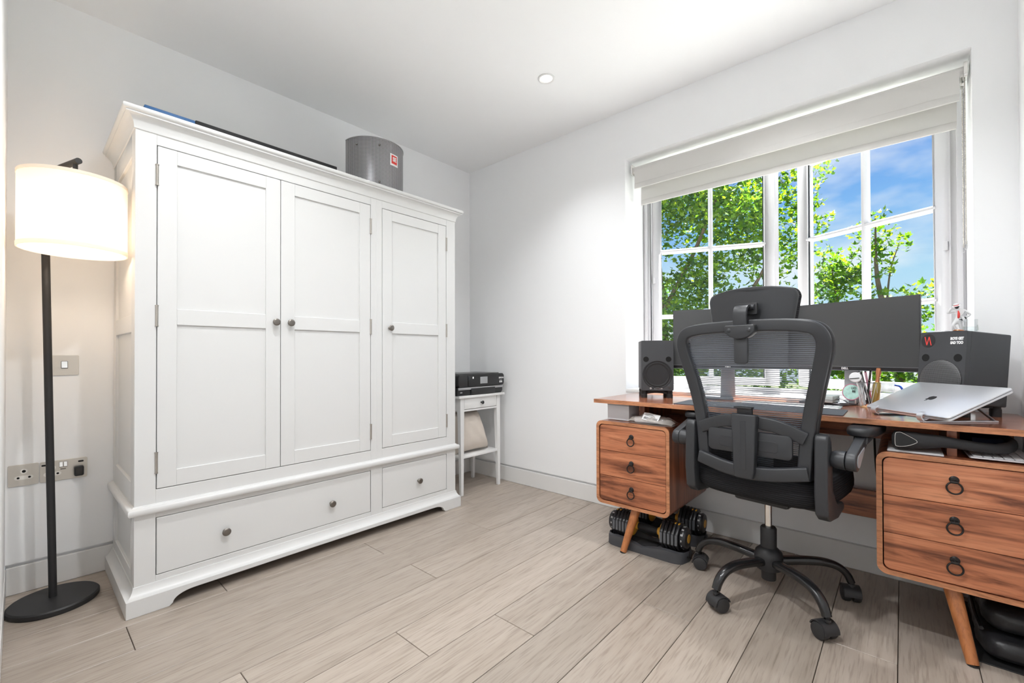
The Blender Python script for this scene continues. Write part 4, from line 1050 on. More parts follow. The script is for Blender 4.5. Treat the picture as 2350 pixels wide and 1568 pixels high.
POT = Vector((2.655, -.092, DZ)); PR, PH = .040, .108
pp = thing('pen_pot', 'faceted clear pen pot with pale wire edges on the desk', 'pot', POT, radians(10))
hx = [(PR * cos(radians(60 * i)), PR * sin(radians(60 * i))) for i in range(6)]
hb = [(PR * .86 * cos(radians(60 * i + 30)), PR * .86 * sin(radians(60 * i + 30))) for i in range(6)]
wall = MB()
for i in range(6):
    a, c = hx[i], hx[(i + 1) % 6]; p_, q_ = hb[i], hb[(i - 1) % 6]
    wall.add([(*a, PH), (*c, PH), (*p_, .004)], [(0, 1, 2)]); wall.add([(*a, PH), (*p_, .004), (*q_, .004)], [(0, 1, 2)])
wall.add([(*p_, .004) for p_ in hb], [tuple(range(6))])
wall.build('pot_glass', 'plastic_clear', pp, smooth=0)
for i in range(6):
    a, c, p_, q_ = hx[i], hx[(i + 1) % 6], hb[i], hb[(i - 1) % 6]
    MB().cyl((*a, PH), (*c, PH), .0014, n=6).build('rim_wire', 'alu_dk', pp)
    MB().cyl((*a, PH), (*p_, .003), .0013, n=6).build('side_wire', 'alu', pp)
    MB().cyl((*a, PH), (*q_, .003), .0013, n=6).build('side_wire', 'alu', pp)
    MB().cyl((*p_, .003), (*hb[(i + 1) % 6], .003), .0014, n=6).build('base_wire', 'gold', pp)
pens = [((-.012, -.008), (-.030, .012), .150, 'alu', 'silver pen leaning left in the pen pot'), ((.004, -.014), (-.020, -.010), .145, 'black', 'black pen leaning left in the pen pot'),
        ((.010, .004), (-.008, .018), .150, 'pinkpen', 'pink pen standing in the pen pot'), ((-.010, .010), (.002, -.006), .155, 'gloss_bk', 'glossy black marker standing upright in the pen pot'),
        ((.016, -.006), (-.034, .002), .140, 'mon_grey', 'grey pencil leaning across the pen pot')]
for (x0, y0), (x1, y1), L, mt_, lab in pens:
    a = POT + Vector((x0, y0, .006)); dv = (POT + Vector((x1, y1, .12)) - a).normalized()
    t = thing('pen', lab, 'pen', a, group='pens in the pen pot')
    MB().cyl(Vector((0, 0, 0)) + dv * .006, dv * L, .0042, n=12).build('barrel', mt_, t)
    MB().cyl((0, 0, 0), dv * .008, .001, .004, n=10).build('tip', 'chrome', t)
    MB().cyl(dv * L, dv * (L + .006), .0036, .003, n=10).build('end_cap', 'black', t)
    MB().bar(dv * (L - .045) + Vector((0, -.0052, 0)), dv * (L - .004) + Vector((0, -.0052, 0)), .002, .0012).build('clip', 'chrome', t)
hb_ = thing('hair_brush', 'gold round hair brush standing head down in the pen pot', 'brush', POT + Vector((.018, -.014, .007)), 0)
dv = Vector((.10, .05, 1)).normalized()
q = dv.to_track_quat('Z', 'Y').to_matrix().to_4x4()
MB().lathe([(0, 0), (.010, .002), (.0135, .01), (.0140, .09), (.010, .105), (0, .107)], 20, q).build('bristle_barrel', 'gold', hb_)
MB().lathe([(0, .105), (.008, .105), (.0065, .125), (.010, .150), (.009, .165), (0, .168)], 16, q).build('brush_handle', 'rose', hb_)
mr_ = thing('hand_mirror', 'small white round hand mirror sticking out of the pen pot', 'mirror', POT + Vector((-.016, -.004, .008)), 0)
c_ = Vector((-.030, -.012, .122))
MB().cyl((0, 0, 0), c_ * .86, .003, n=10).build('mirror_handle', 'white_gl', mr_)
MB().lathe([(0, .004), (.020, .003), (.0225, 0), (.020, -.003), (0, -.004)], 32, Matrix.Translation(c_) @ Matrix.Rotation(radians(80), 4, 'X')).build('mirror_disc', 'white_gl', mr_)
MB().cyl(c_ + Vector((-.020, -.006, -.006)), c_ + Vector((.014, -.006, -.002)), .0018, n=8).build('clasp', 'black', mr_)
mg = thing('jug', 'clear glass jug with a blue handle behind the pen pot', 'jug', (2.712, -.036, DZ), 0)
MB().lathe([(0, 0), (.022, 0), (.024, .004), (.026, .05), (.029, .105), (.0275, .105), (.0245, .05), (.022, .006), (0, .006)], 32).build('jug_body', 'tumbler', mg)
MB().tube(catmull([(.028, .0, .098), (.045, -.004, .092), (.054, -.006, .070), (.050, -.006, .045), (.030, -.003, .025)], 6), .0042, 10).build('jug_handle', 'blue', mg)
stk = thing('photo_sticker', 'round mint and pink sticker card leaning on the monitor stand', 'sticker', (2.592, -.062, DZ + .0093), radians(-20))
MB().lathe([(0, .001), (.037, .001), (.037, -.001), (0, -.001)], 40, Matrix.Translation((0, 0, .052)) @ Matrix.Rotation(radians(82), 4, 'X')).build('card', 'mint', stk)
MB().lathe([(.034, .0016), (.037, .0016), (.037, .0009), (.034, .0009)], 40, Matrix.Translation((0, 0, .052)) @ Matrix.Rotation(radians(82), 4, 'X'), closed=True).build('card_rim', 'pinkpen', stk)
for i_, (wd_, zz_) in enumerate((('DO', .070), ('BE', .056))):
    k = text_mb(wd_, .013, .0004, .0002); k.xf(Matrix.Translation((.010, -.003 - .0, zz_)) @ Matrix.Rotation(radians(-8), 4, 'X')); k.build('lettering', 'print_black', stk, smooth=0)
MB().box(-.012, .012, .0, .016, 0, .018).build('easel_foot', 'mon_grey', stk, bev=.001, seg=1)
ms = thing('computer_mouse', 'small dark mouse peeking out behind the silver laptop', 'mouse', (2.765, -.075, DZ), radians(35))
MB().ball((0, 0, .0), 1, 24, 14, (.030, .050, .034)).build('shell', 'black_matt', ms)
for ch in ms.children:
    for v in ch.data.vertices:
        if v.co.z < 0: v.co.z = 0
MB().cyl((-.003, .022, .027), (.003, .022, .027), .007, n=16).build('wheel', 'rubber', ms)

# ------------------------------------------------------------------ things on the pedestals
Z1 = PZ1 + .0018
bx = thing('card_box', 'small white card box under the left end of the desk top', 'box', (1.645, -.41, Z1))
MB().box(1.585, 1.708, -.470, -.350, Z1, Z1 + .076).build('box_base', 'boxwhite', bx, w=True, bev=.001, seg=1)
MB().box(1.584, 1.709, -.471, -.349, Z1 + .0765, Z1 + .084).build('box_lid', 'boxgrey', bx, w=True, bev=.001, seg=1)
bg = thing('plastic_bag', 'crumpled clear plastic parcel bag with a barcode label on the left pedestal', 'bag', (1.84, -.45, Z1))
n1_, n2_ = 26, 14; vs = []; fs = []
rnd = random.Random(3)
for sd_ in (0, 1):
    for i in range(n1_ + 1):
        for j in range(n2_ + 1):
            u = i / n1_; v = j / n2_
            x = 1.722 + .228 * u; y = -.524 + .112 * v + .006 * sin(u * 7)
            e_ = (sin(pi * min(1, max(0, u * .96 + .02))) ** .5) * (sin(pi * min(1, max(0, v * .94 + .03))) ** .5)
            zt = .047 * e_ * (1 - .25 * u) + .006 * sin(13 * u + 5 * v) * e_ + .004 * sin(29 * u - 17 * v) * e_ + rnd.uniform(-.002, .002) * e_
            vs.append((x, y, Z1 + (.001 if sd_ == 0 else .003 + max(0, zt))))
k_ = (n1_ + 1) * (n2_ + 1)
for sd_ in (0, 1):
    for i in range(n1_):
        for j in range(n2_):
            a = sd_ * k_ + i * (n2_ + 1) + j; fs.append((a, a + 1, a + n2_ + 2, a + n2_ + 1))
MB().add(vs, fs).build('bag_film', 'bag_film', bg, w=True, smooth=25)
MB().box(1.750, 1.90, -.500, -.428, Z1 + .002, Z1 + .028).build('parcel', 'boxwhite', bg, w=True, bev=.008)
MT = Matrix.Translation((1.843, -.507, Z1 + .036)) @ Matrix.Rotation(radians(10), 4, 'Y') @ Matrix.Rotation(radians(-38), 4, 'X') @ Matrix.Rotation(radians(-8), 4, 'Z')
lab_ = MB().box(-.044, .044, -.0004, .0004, -.020, .020).xf(MT).build('address_label', 'print_white', bg, w=True, smooth=0)
bc = MB(); xx = -.034
rnd = random.Random(5)
while xx < .034:
    ww = rnd.choice((.0012, .002, .003)); bc.box(xx, xx + ww, -.0009, -.0005, -.015, -.002); xx += ww + rnd.choice((.0012, .0018, .003))
for q_ in range(3): bc.box(-.034, .02 - .006 * q_, -.0009, -.0005, .004 + q_ * .0045, .0055 + q_ * .0045)
bc = bc.xf(MT).build('barcode', 'print_black', lab_, w=True, smooth=0); bc['kind'] = 'stuff'

pt = thing('paper_stack', 'thin stack of white papers on the right pedestal under the black massager', 'paper', (2.80, -.40, Z1))
MB().box(2.722, 2.866, -.512, -.296, Z1, Z1 + .004).build('sheet_bundle', 'paper', pt, w=True, smooth=0)
MB().box(-.068, .068, -.104, .104, .0042, .0052).xf(TR(2.794, -.405, Z1, radians(-2))).build('sheet', 'paper', pt, w=True, smooth=0)
MB().box(2.735, 2.742, -.498, -.491, Z1 + .0053, Z1 + .0056).box(2.850, 2.856, -.498, -.492, Z1 + .0053, Z1 + .0056).build('punch_mark', 'boxgrey', pt, w=True, smooth=0)
kb = thing('tablet_keyboard', 'silver keyboard with white keys on the right pedestal', 'keyboard', (2.925, -.500, Z1), radians(2))
MB().prism(rrect(0, .150, -.010, .240, .006, 4), .004, .010, 'xy').build('keyboard_body', 'alu', kb, bev=.001, seg=1)
for x in (.012, .138): MB().cyl((x, .02, 0), (x, .02, .005), .007, n=14).cyl((x, .2, 0), (x, .2, .005), .007, n=14).build('foot', 'rubber', kb)
for r_ in range(9):
    for c_ in range(6): MB().box(.010 + c_ * .0228, .030 + c_ * .0228, -.002 + r_ * .0228, .018 + r_ * .0228, .010, .0118).build('key', 'silverkey', kb, bev=.0008, seg=1, smooth=0)
nm = thing('neck_massager', 'black horseshoe neck massager with a chrome outlined pad on the right pedestal', 'massager', (2.88, -.48, Z1))
def ell(c, ax, ry, rz_, n=18):
    return [Vector(c) + Vector((-ax[1], ax[0], 0)) * (ry * cos(2 * pi * i / n)) + Vector((0, 0, rz_ * sin(2 * pi * i / n))) for i in range(n)]
zb_ = Z1 + .0125
path = [(2.742, -.505, .030, .018, .030), (2.775, -.508, .031, .020, .031), (2.815, -.508, .032, .017, .026), (2.86, -.506, .036, .014, .020), (2.90, -.503, .033, .012, .017), (2.94, -.498, .028, .011, .016),
        (2.985, -.490, .026, .011, .016), (3.015, -.470, .030, .011, .018), (3.030, -.430, .034, .011, .021), (3.020, -.385, .038, .011, .024), (2.99, -.350, .040, .012, .026), (2.945, -.338, .040, .013, .026), (2.915, -.336, .040, .012, .024)]
rings = []
for i, (x, y, zc, ry, rz_) in enumerate(path):
    a = Vector(path[max(0, i - 1)][:2]); c = Vector(path[min(len(path) - 1, i + 1)][:2]); d_ = (c - a).normalized()
    rings.append(ell((x, y, zb_ + max(zc, rz_)), d_, ry, rz_))
e0 = ell((2.734, -.505, zb_ + .030), Vector((1, 0)), .010, .016)
MB().loft([e0] + rings).build('collar', 'black_matt', nm, w=True, smooth=60)
tri = [(2.7445, .052), (2.752, .0585), (2.762, .0575), (2.792, .040), (2.800, .032), (2.797, .026), (2.775, .014), (2.752, .010), (2.744, .016)]
tri = [(p_.x, p_.y) for p_ in catmull([Vector((a, c, 0)) for a, c in tri], 4, True)]
MB().prism([(x, zb_ + z) for x, z in tri], -.5305, -.520, 'xz').build('side_pad', 'gloss_bk', nm, w=True, bev=.001, seg=1)
MB().tube([(x, -.5305, zb_ + z) for x, z in tri], .0011, 6, closed=True, ref=(0, 1, 0)).build('chrome_outline', 'chrome', nm, w=True)
rings = [ell((x - .012 * (1 if i > 2 else 0), y + (.012 if i < 3 else -.006 if i > 5 else 0), zb_ + .032), Vector((1, 0)) if i < 2 else Vector((.4, 1)).normalized(), .010, .022) for i, (x, y) in enumerate(((2.935, -.480), (2.975, -.474), (3.003, -.455), (3.012, -.425), (3.0, -.388), (2.975, -.362), (2.935, -.352)))]
MB().loft(rings).build('inner_lining', 'velvet', nm, w=True, smooth=60)

# ================================================================== office chair
CH = Vector((2.345, -.497, 0))
oc = thing('office_chair', 'dark grey mesh office chair with headrest in front of the desk', 'chair', CH, radians(-8))
BX = .012
MB().lathe([(0, .062), (.026, .062), (.027, .066), (.027, .105), (.048, .108), (.052, .118), (.053, .160), (.048, .178), (.036, .190), (.030, .196), (.030, .272), (.026, .278), (0, .278)], 36).build('hub', 'chair_dk', oc)
MB().cyl((0, 0, .27), (0, 0, .41), .0135, n=24).build('gas_lift', 'chrome', oc)
for k_ in range(5):
    a = radians(-115 + 8 + 72 * k_); ca, sa = cos(a), sin(a)
    P_ = catmull([(.040, .142), (.12, .150), (.195, .152), (.248, .140), (.282, .112), (.298, .080)], 5)
    rings = []
    m_ = len(P_)
    for i, p_ in enumerate(P_):
        tn = (P_[min(i + 1, m_ - 1)] - P_[max(i - 1, 0)]).normalized(); nn = (-tn.y, tn.x)
        w_ = .021 - .006 * i / m_; h_ = .0165 - .0035 * i / m_
        ring = []
        for q_ in range(14):
            g = 2 * pi * q_ / 14; u = w_ * math.copysign(abs(cos(g)) ** .7, cos(g)); v = h_ * math.copysign(abs(sin(g)) ** .7, sin(g))
            r_ = p_.x + nn[0] * v; z_ = p_.y + nn[1] * v
            ring.append((r_ * ca - u * sa, r_ * sa + u * ca, z_))
        rings.append(ring)
    MB().loft(rings).build('leg', 'base_black', oc, smooth=60)
    sw_ = radians((65, 150, 118, 40, 20)[k_])
    cl_ = Matrix.Translation((.300 * ca, .300 * sa, 0)) @ Matrix.Rotation(sw_, 4, 'Z')
    hood = MB().cyl((0, 0, .050), (0, 0, .086), .006, n=14).cyl((0, 0, .066), (0, 0, .074), .011, n=18)
    # hood arching over the two wheels (axle along local y)
    hr = []
    for i in range(13):
        g = radians(18 + 165 * i / 12)
        hr.append([(.012 + .0350 * cos(g), -.0285, .0300 + .0350 * sin(g)), (.012 + .0350 * cos(g), .0285, .0300 + .0350 * sin(g)), (.012 + .0305 * cos(g), .0285, .0300 + .0305 * sin(g)), (.012 + .0305 * cos(g), -.0285, .0300 + .0305 * sin(g))])
    hood.loft(hr)
    cs_ = hood.xf(cl_).build('castor', 'castor', oc)
    for s_ in (-1, 1):
        MB().lathe([(0, 0), (.024, 0), (.028, .002), (.0300, .006), (.0300, .020), (.0275, .0265), (.021, .0285), (0, .0292)], 28, cl_ @ Matrix.Translation((.012, s_ * .003, .0300)) @ Matrix.Rotation(-s_ * pi / 2, 4, 'X')).build('wheel', 'castor', cs_)
# seat
def serect(cx_, cy_, hx_, hy_, z, n=40, p=4.5):
    out = []
    for i in range(n):
        g = 2 * pi * i / n; c_, s_ = cos(g), sin(g)
        out.append((cx_ + hx_ * math.copysign(abs(c_) ** (2 / p), c_), cy_ + hy_ * math.copysign(abs(s_) ** (2 / p), s_), z))
    return out
rg = []
for z, k_ in ((.432, .86), (.438, .93), (.450, .975), (.470, .998), (.492, 1.0), (.512, .99), (.527, .96), (.537, .90), (.541, .75), (.538, .4), (.536, .02)):
    r_ = serect(BX, .025, .246 * k_, .245 * k_, z)
    rg.append([(x, y, zz + .012 * (abs(x - BX) / .246) ** 2 * (1 if z > .5 else .3)) for x, y, zz in r_])
MB().loft(rg).build('seat', 'seat', oc, smooth=50)
MB().box(BX - .10, BX + .10, -.12, .13, .398, .434).build('tilt_mechanism', 'chair_dk', oc, bev=.012)
# back frame
def by(z): return -.203 - .065 * max(0, (z - .72) / .39) ** 1.5
half = [(.176, .548), (.180, .60), (.186, .68), (.197, .77), (.217, .87), (.238, .96), (.249, 1.015), (.246, 1.050), (.228, 1.076), (.190, 1.088), (.12, 1.095), (.0, 1.098)]
pth = [(x, z) for x, z in half] + [(-x, z) for x, z in half[::-1][1:]]
P_ = catmull([Vector((BX + x, by(z), z)) for x, z in pth], 5)
def sec_r(w, h, r=.25, n=3):
    return [(a, c) for a, c in rrect(-w / 2, w / 2, -h / 2, h / 2, min(w, h) * r, n)]
MB().sweep(P_, sec_r(.044, .026), ref=(0, 1, 0)).build('back_frame', 'chair', oc, smooth=45)
# fabric edge in front of the frame
P2 = [Vector((p_.x * 1.02 - BX * .02, p_.y + .028, p_.z + (.004 if p_.z > 1 else 0))) for p_ in P_]
MB().sweep(P2, sec_r(.040, .028), ref=(0, 1, 0)).build('back_rim', 'chair_dk', oc, smooth=45)
hz = sorted(half, key=lambda q_: q_[1])
def half_w(z):
    for (x0, z0), (x1, z1) in zip(half[:8], half[1:9]):
        if z0 <= z <= z1: return x0 + (x1 - x0) * (z - z0) / (z1 - z0)
    if z > 1.06: return .235
    return half[0][0]
rings = []
for i in range(31):
    z = .545 + (1.092 - .545) * i / 30; w_ = half_w(z)
    rings.append([(BX + w_ * u, by(z) + .026 - .022 * (1 - u * u), z) for u in [-1 + 2 * j / 16 for j in range(17)]])
MB().loft(rings, cap=False, closed=False).build('back_mesh', 'chair_mesh', oc, smooth=60)
# lumbar and cross members
MB().prism([(x + BX, z) for x, z in rrect(-.150, .150, .612, .700, .018, 5)], -.236, -.222, 'xz').build('lumbar_plate', 'chair', oc, bev=.004)
MB().prism([(x + BX, z) for x, z in rrect(-.105, .105, .632, .672, .012, 5)], -.2375, -.2355, 'xz').build('lumbar_inset', 'chair', oc, bev=.0008, seg=1)
MB().prism([(x + BX, z) for x, z in rrect(-.165, .165, .548, .625, .01, 4)], -.195, -.180, 'xz').build('lumbar_fabric', 'seat', oc, bev=.004)
MB().sweep(catmull([(BX - .186, by(.7) - .012, .694), (BX - .10, -.226, .728), (BX, -.232, .738), (BX + .10, -.226, .728), (BX + .186, by(.7) - .012, .694)], 6), sec_r(.048, .022), ref=(0, 1, 0)).build('arched_beam', 'chair', oc, smooth=45)
MB().sweep(catmull([(BX - .19, -.215, .572), (BX - .155, -.226, .566), (BX - .08, -.236, .552), (BX, -.240, .547), (BX + .08, -.236, .552), (BX + .155, -.226, .566), (BX + .19, -.215, .572)], 6), sec_r(.050, .030), ref=(0, 1, 0)).build('lower_beam', 'chair', oc, smooth=45)
MB().prism([(BX - .044, .768), (BX + .044, .768), (BX + .036, .560), (BX + .030, .528), (BX - .030, .528), (BX - .036, .560)], -.276, -.240, 'xz').build('spine_plate', 'chair', oc, bev=.006, seg=3)
MB().prism([(x + BX, z) for x, z in rrect(-.0105, .0105, .560, .745, .004, 3)], -.2772, -.2755, 'xz').build('spine_rib', 'chair', oc, bev=.0006, seg=1)
MB().box(BX - .027, BX + .027, -.262, -.250, .760, .792).box(BX - .031, BX + .031, -.280, -.250, .788, .795).build('hook', 'chair_dk', oc, bev=.002)
# headrest
hh = [(.146, 1.098), (.150, 1.13), (.158, 1.185), (.160, 1.205), (.152, 1.224), (.13, 1.234), (.07, 1.244), (0, 1.247)]
HO = [(x, z) for x, z in hh] + [(-x, z) for x, z in hh[::-1][1:]]
HO = [(p_.x, p_.y) for p_ in catmull([Vector((a, c, 0)) for a, c in HO], 4)] + [(-.10, 1.094), (0, 1.093), (.10, 1.094)]
def headring(y, s_, zc=1.17): return [(BX + x * s_, y + .55 * (x * s_) ** 2 * 2.2, zc + (z - zc) * s_) for x, z in HO]
MB().loft([headring(-.232, .88), headring(-.232, .955), headring(-.227, .99), headring(-.218, 1.0)]).build('headrest_shell', 'chair', oc, smooth=50)
MB().loft([headring(-.218, .995), headring(-.205, 1.02), headring(-.190, 1.0), headring(-.182, .93), headring(-.180, .6)]).build('headrest_cushion', 'seat', oc, smooth=50)
MB().prism([(x + BX, z) for x, z in rrect(-.040, .040, 1.140, 1.184, .004, 3)], -.244, -.230, 'xz').build('headrest_socket', 'chair_dk', oc, bev=.002)
MB().cyl((BX - .034, -.250, 1.166), (BX + .034, -.250, 1.166), .011, n=20).build('headrest_pivot', 'chair', oc)
pts = catmull([(BX, -.252, 1.170), (BX, -.276, 1.168), (BX, -.292, 1.150), (BX, -.294, 1.115), (BX, -.290, 1.085)], 5); rings = []
for i, p_ in enumerate(pts):
    tn = (pts[min(i + 1, len(pts) - 1)] - pts[max(i - 1, 0)]).normalized(); nn = Vector((0, -tn.z, tn.y)) * .006
    rings.append([p_ + Vector((-.024, 0, 0)) + nn, p_ + Vector((.024, 0, 0)) + nn, p_ + Vector((.024, 0, 0)) - nn, p_ + Vector((-.024, 0, 0)) - nn])
MB().loft(rings).build('headrest_arm', 'chair', oc, bev=.002, smooth=45)
cl2 = [(-.050, 1.100), (.050, 1.100), (.054, 1.092), (.052, 1.072), (.034, 1.056), (.012, 1.048), (-.012, 1.048), (-.034, 1.056), (-.052, 1.072), (-.054, 1.092)]
MB().prism([(x + BX, z) for x, z in cl2], -.306, -.268, 'xz').build('headrest_clamp', 'chair', oc, bev=.005, seg=3)
for s_ in (-1, 1): MB().lathe([(0, .003), (.006, .002), (.0085, 0), (.0085, -.003)], 20, TR(BX + s_ * .036, -.306, 1.080, 0, pi / 2)).build('clamp_button', 'chair', oc)
MB().prism([(x + BX, z) for x, z in rrect(-.024, .024, .955, 1.060, .012, 5)], -.292, -.276, 'xz').build('headrest_stem', 'chair', oc, bev=.003)
# arms
for s_ in (-1, 1):
    X = lambda x: BX + s_ * x
    poly = [(-.226, .700), (-.216, .716), (-.192, .716), (-.176, .690), (-.166, .620), (-.160, .520), (-.110, .462), (-.030, .452), (-.022, .440), (-.028, .424), (-.10, .408), (-.19, .416), (-.222, .440), (-.232, .52)]
    xa, xb = sorted((X(.212), X(.252)))
    MB().prism(poly, xa, xb, 'yz').build('arm_bracket', 'chair', oc, bev=.007, seg=3)
    MB().box(*sorted((X(.10), X(.225))), -.10, -.03, .412, .432).build('bracket_foot', 'chair_dk', oc, bev=.003)
    MB().lathe([(0, -.004), (.020, -.002), (.030, .018), (.0315, .036), (.0315, .048), (0, .048)], 32, Matrix.Translation((X(.244), -.178, .632)) @ Matrix.Rotation(s_ * pi / 2, 4, 'Y')).build('arm_hub', 'chair', oc)
    # forearm: capsule link from hub up to the pad
    p0, p1 = Vector((-.178, .632)), Vector((-.055, .688)); dd = (p1 - p0).normalized(); nn = Vector((-dd.y, dd.x))
    out = []
    for i in range(13):
        g = pi / 2 + pi * i / 12; out.append(p0 + (dd * cos(g) + nn * sin(g)) * .032)
    for i in range(9):
        g = -pi / 2 + pi * i / 8; out.append(p1 + (dd * cos(g) + nn * sin(g)) * .017)
    xa, xb = sorted((X(.294), X(.324)))
    MB().prism([(q_.x, q_.y) for q_ in out], xa, xb, 'yz').build('forearm', 'chair', oc, bev=.004, seg=3)
    out2 = []
    for i in range(13):
        g = pi / 2 + pi * i / 12; out2.append(p0 + dd * .006 + (dd * cos(g) + nn * sin(g)) * .022)
    for i in range(9):
        g = -pi / 2 + pi * i / 8; out2.append(p0 + dd * .082 + (dd * cos(g) + nn * sin(g)) * .007)
    xa, xb = sorted((X(.3235), X(.3265)))
    MB().prism([(q_.x, q_.y) for q_ in out2], xa, xb, 'yz').build('arm_cap', 'chair_silver', oc, bev=.001, seg=1)
    MB().prism([(-.075, .676), (.045, .690), (.055, .704), (-.065, .702)], *sorted((X(.288), X(.330))), 'yz').build('pad_carrier', 'chair_dk', oc, bev=.004)
    rg = []
    for z, k_ in ((.700, .86), (.705, .97), (.716, 1.0), (.726, .97), (.732, .85), (.733, .4)):
        rg.append(serect(X(.305), .045, .046 * k_, .130 * k_, z, 32, 3.2))
    MB().loft(rg).build('arm_pad', 'pad', oc, smooth=50)

# ================================================================== dumbbells on their trays
def octa(r, fl=.78, n=8):
    return [(r * cos(radians(22.5 + 45 * i)), r * sin(radians(22.5 + 45 * i)) * 1.0) for i in range(8)]
def dumbbell(label, loc, rz, traylabel):
    ty = thing('dumbbell_tray', traylabel, 'tray', loc, rz, 'dumbbell trays')
    nx = 28; rings = []
    for i in range(nx + 1):
        u = -1 + 2 * i / nx; x = u * .208; hw = .078 * (1 - abs(u) ** 10) ** .5 + .004
        hz_ = .040 + .016 * abs(sin(u * pi * .95)) - .010 * (1 - abs(u)) ; lip = .004
        rings.append([(x, -hw, 0), (x, hw, 0), (x, hw - .003, hz_), (x, hw - .020, hz_ + .004), (x, hw - .034, .026), (x, -hw + .034, .026), (x, -hw + .020, hz_ + .004), (x, -hw + .003, hz_)])
    MB().loft(rings).build('tray_shell', 'tray', ty, smooth=45)
    MB().box(-.05, .05, -.04, .04, .026, .030).build('tray_insert', 'black_matt', ty, bev=.002)
    t = thing('dumbbell', label, 'dumbbell', Vector(loc) + Vector((0, 0, .030)), rz, 'adjustable dumbbells')
    zc = .074
    MB().tube(catmull([(-.062, 0, zc), (-.03, 0, zc), (0, 0, zc), (.03, 0, zc), (.062, 0, zc)], 3), [.0150 + .003 * math.exp(-((i - 6) / 4) ** 2) for i in range(13)], 20).build('grip', 'black_matt', t)
    for s_ in (-1, 1):
        MX = Matrix.Translation((0, 0, zc)) @ Matrix.Rotation(s_ * pi / 2, 4, 'Y')
        MB().lathe([(0, .052), (.018, .052), (.018, .062), (.026, .066), (.046, .072), (.052, .076), (.052, .082), (0, .082)], 32, MX).build('collar', 'yellow', t)
        for k_ in range(5):
            x0 = .0835 + k_ * .0178
            pl = MB().prism(octa(.073 - .0012 * k_), x0, x0 + .0150, 'yz').xf(Matrix.Translation((0, 0, zc)))
            if s_ < 0: pl.v = [Vector((-v.x, v.y, v.z)) for v in pl.v]
            pl = pl.build('weight_plate', 'plate_bk', t, bev=.0025, seg=1)
            band = MB()
            r_ = (.073 - .0012 * k_) * cos(radians(22.5))
            xm = s_ * (x0 + .0075)
            b2 = MB().box(xm - .0058, xm + .0058, -r_ - .0006, -r_ + .001, zc - .024, zc + .024); b2.build('plate_face', 'plate_gr', pl, smooth=0)
            MB().box(xm - .003, xm + .003, -.020, -.006, zc + r_ - .001, zc + r_ + .0045).build('plate_tab', 'yellow' if k_ > 2 else 'plate_bk', pl, smooth=0)
        MB().lathe([(0, .172), (.050, .172), (.052, .175), (.052, .190), (.046, .199), (.030, .202), (0, .202)], 36, MX).build('dial', 'plate_bk', t)
        MB().lathe([(0, .2018), (.021, .2018), (.020, .2034), (0, .2036)], 28, MX).build('dial_cap', 'yellow', t)
        num = MB()
        for q_, s in enumerate(('5', '7', '10', '12', '15', '17', '20', '22', '25', '27', '30', '32')):
            g = 2 * pi * q_ / 12
            tm = text_mb(s, .0115, .0004, .0002)
            tm.xf(Matrix.Translation((0, 0, zc)) @ Matrix.Rotation(g, 4, 'X') @ Matrix.Translation((s_ * .1825, -.0523, 0)))
            num.join(tm)
        nb = num.build('dial_numbers', 'print_white', t, smooth=0); nb['kind'] = 'stuff'
dumbbell('black adjustable dumbbell with yellow collars nearest the desk leg', (1.790, -.425, 0), radians(1), 'grey moulded tray under the front dumbbell')
dumbbell('black adjustable dumbbell standing behind the other against the wall', (1.785, -.180, 0), radians(2), 'grey moulded tray under the rear dumbbell')

# ------------------------------------------------------------------ black leather bag under the right pedestal
bgk = thing('leather_bag', 'black creased leather bag on the floor under the right pedestal', 'bag', (3.02, -.26, 0))
def lump(x0, x1, y0, y1, z0, z1, seed, amp):
    rnd = random.Random(seed); ph = [rnd.uniform(0, 6) for _ in range(6)]
    n_, m_ = 40, 22; rings = []
    for i in range(n_ + 1):
        u = i / n_; e_ = (1 - abs(2 * u - 1) ** 6) ** .5; y = y0 + (y1 - y0) * u
        ring = []
        for j in range(m_):
            g = 2 * pi * j / m_; c_, s_ = cos(g), sin(g)
            w_ = 1 + amp * (sin(9 * u + ph[0] + 2 * g) * .5 + sin(23 * u + ph[1] - 3 * g) * .3 + sin(41 * u + ph[2] + 5 * g) * .25)
            x = (x0 + x1) / 2 + (x1 - x0) / 2 * math.copysign(abs(c_) ** .6, c_) * w_ * (.25 + .75 * e_)
            z = (z0 + z1) / 2 + (z1 - z0) / 2 * math.copysign(abs(s_) ** .6, s_) * w_ * (.25 + .75 * e_)
            ring.append((x, y, max(z0, z)))
        rings.append(ring)
    return MB().loft(rings)
lump(2.945, 3.098, -.500, -.06, .004, .088, 2, .05).build('bag_body', 'leather', bgk, w=True, smooth=60)
lump(2.955, 3.095, -.470, -.07, .084, .172, 4, .07).build('bag_flap', 'leather', bgk, w=True, smooth=60)
MB().tube(catmull([(2.952, -.46, .090), (2.945, -.36, .095), (2.948, -.25, .088), (2.95, -.1, .092)], 6), .006, 8).build('bag_piping', 'leather', bgk, w=True)
MB().box(2.942, 3.10, -.51, -.05, 0, .0035).build('bag_sole', 'rubber', bgk, w=True, bev=.001, seg=1)
# cable hanging behind the desk
tag(MB().tube(catmull([(2.668, -.016, .66), (2.670, -.010, .55), (2.676, -.006, .45), (2.690, -.006, .37), (2.715, -.006, .28), (2.76, -.006, .16), (2.80, -.006, .05)], 6), .004, 8).build('power_cable', 'rubber'), 'thin black power cable hanging down the wall beside the right pedestal', 'cable')

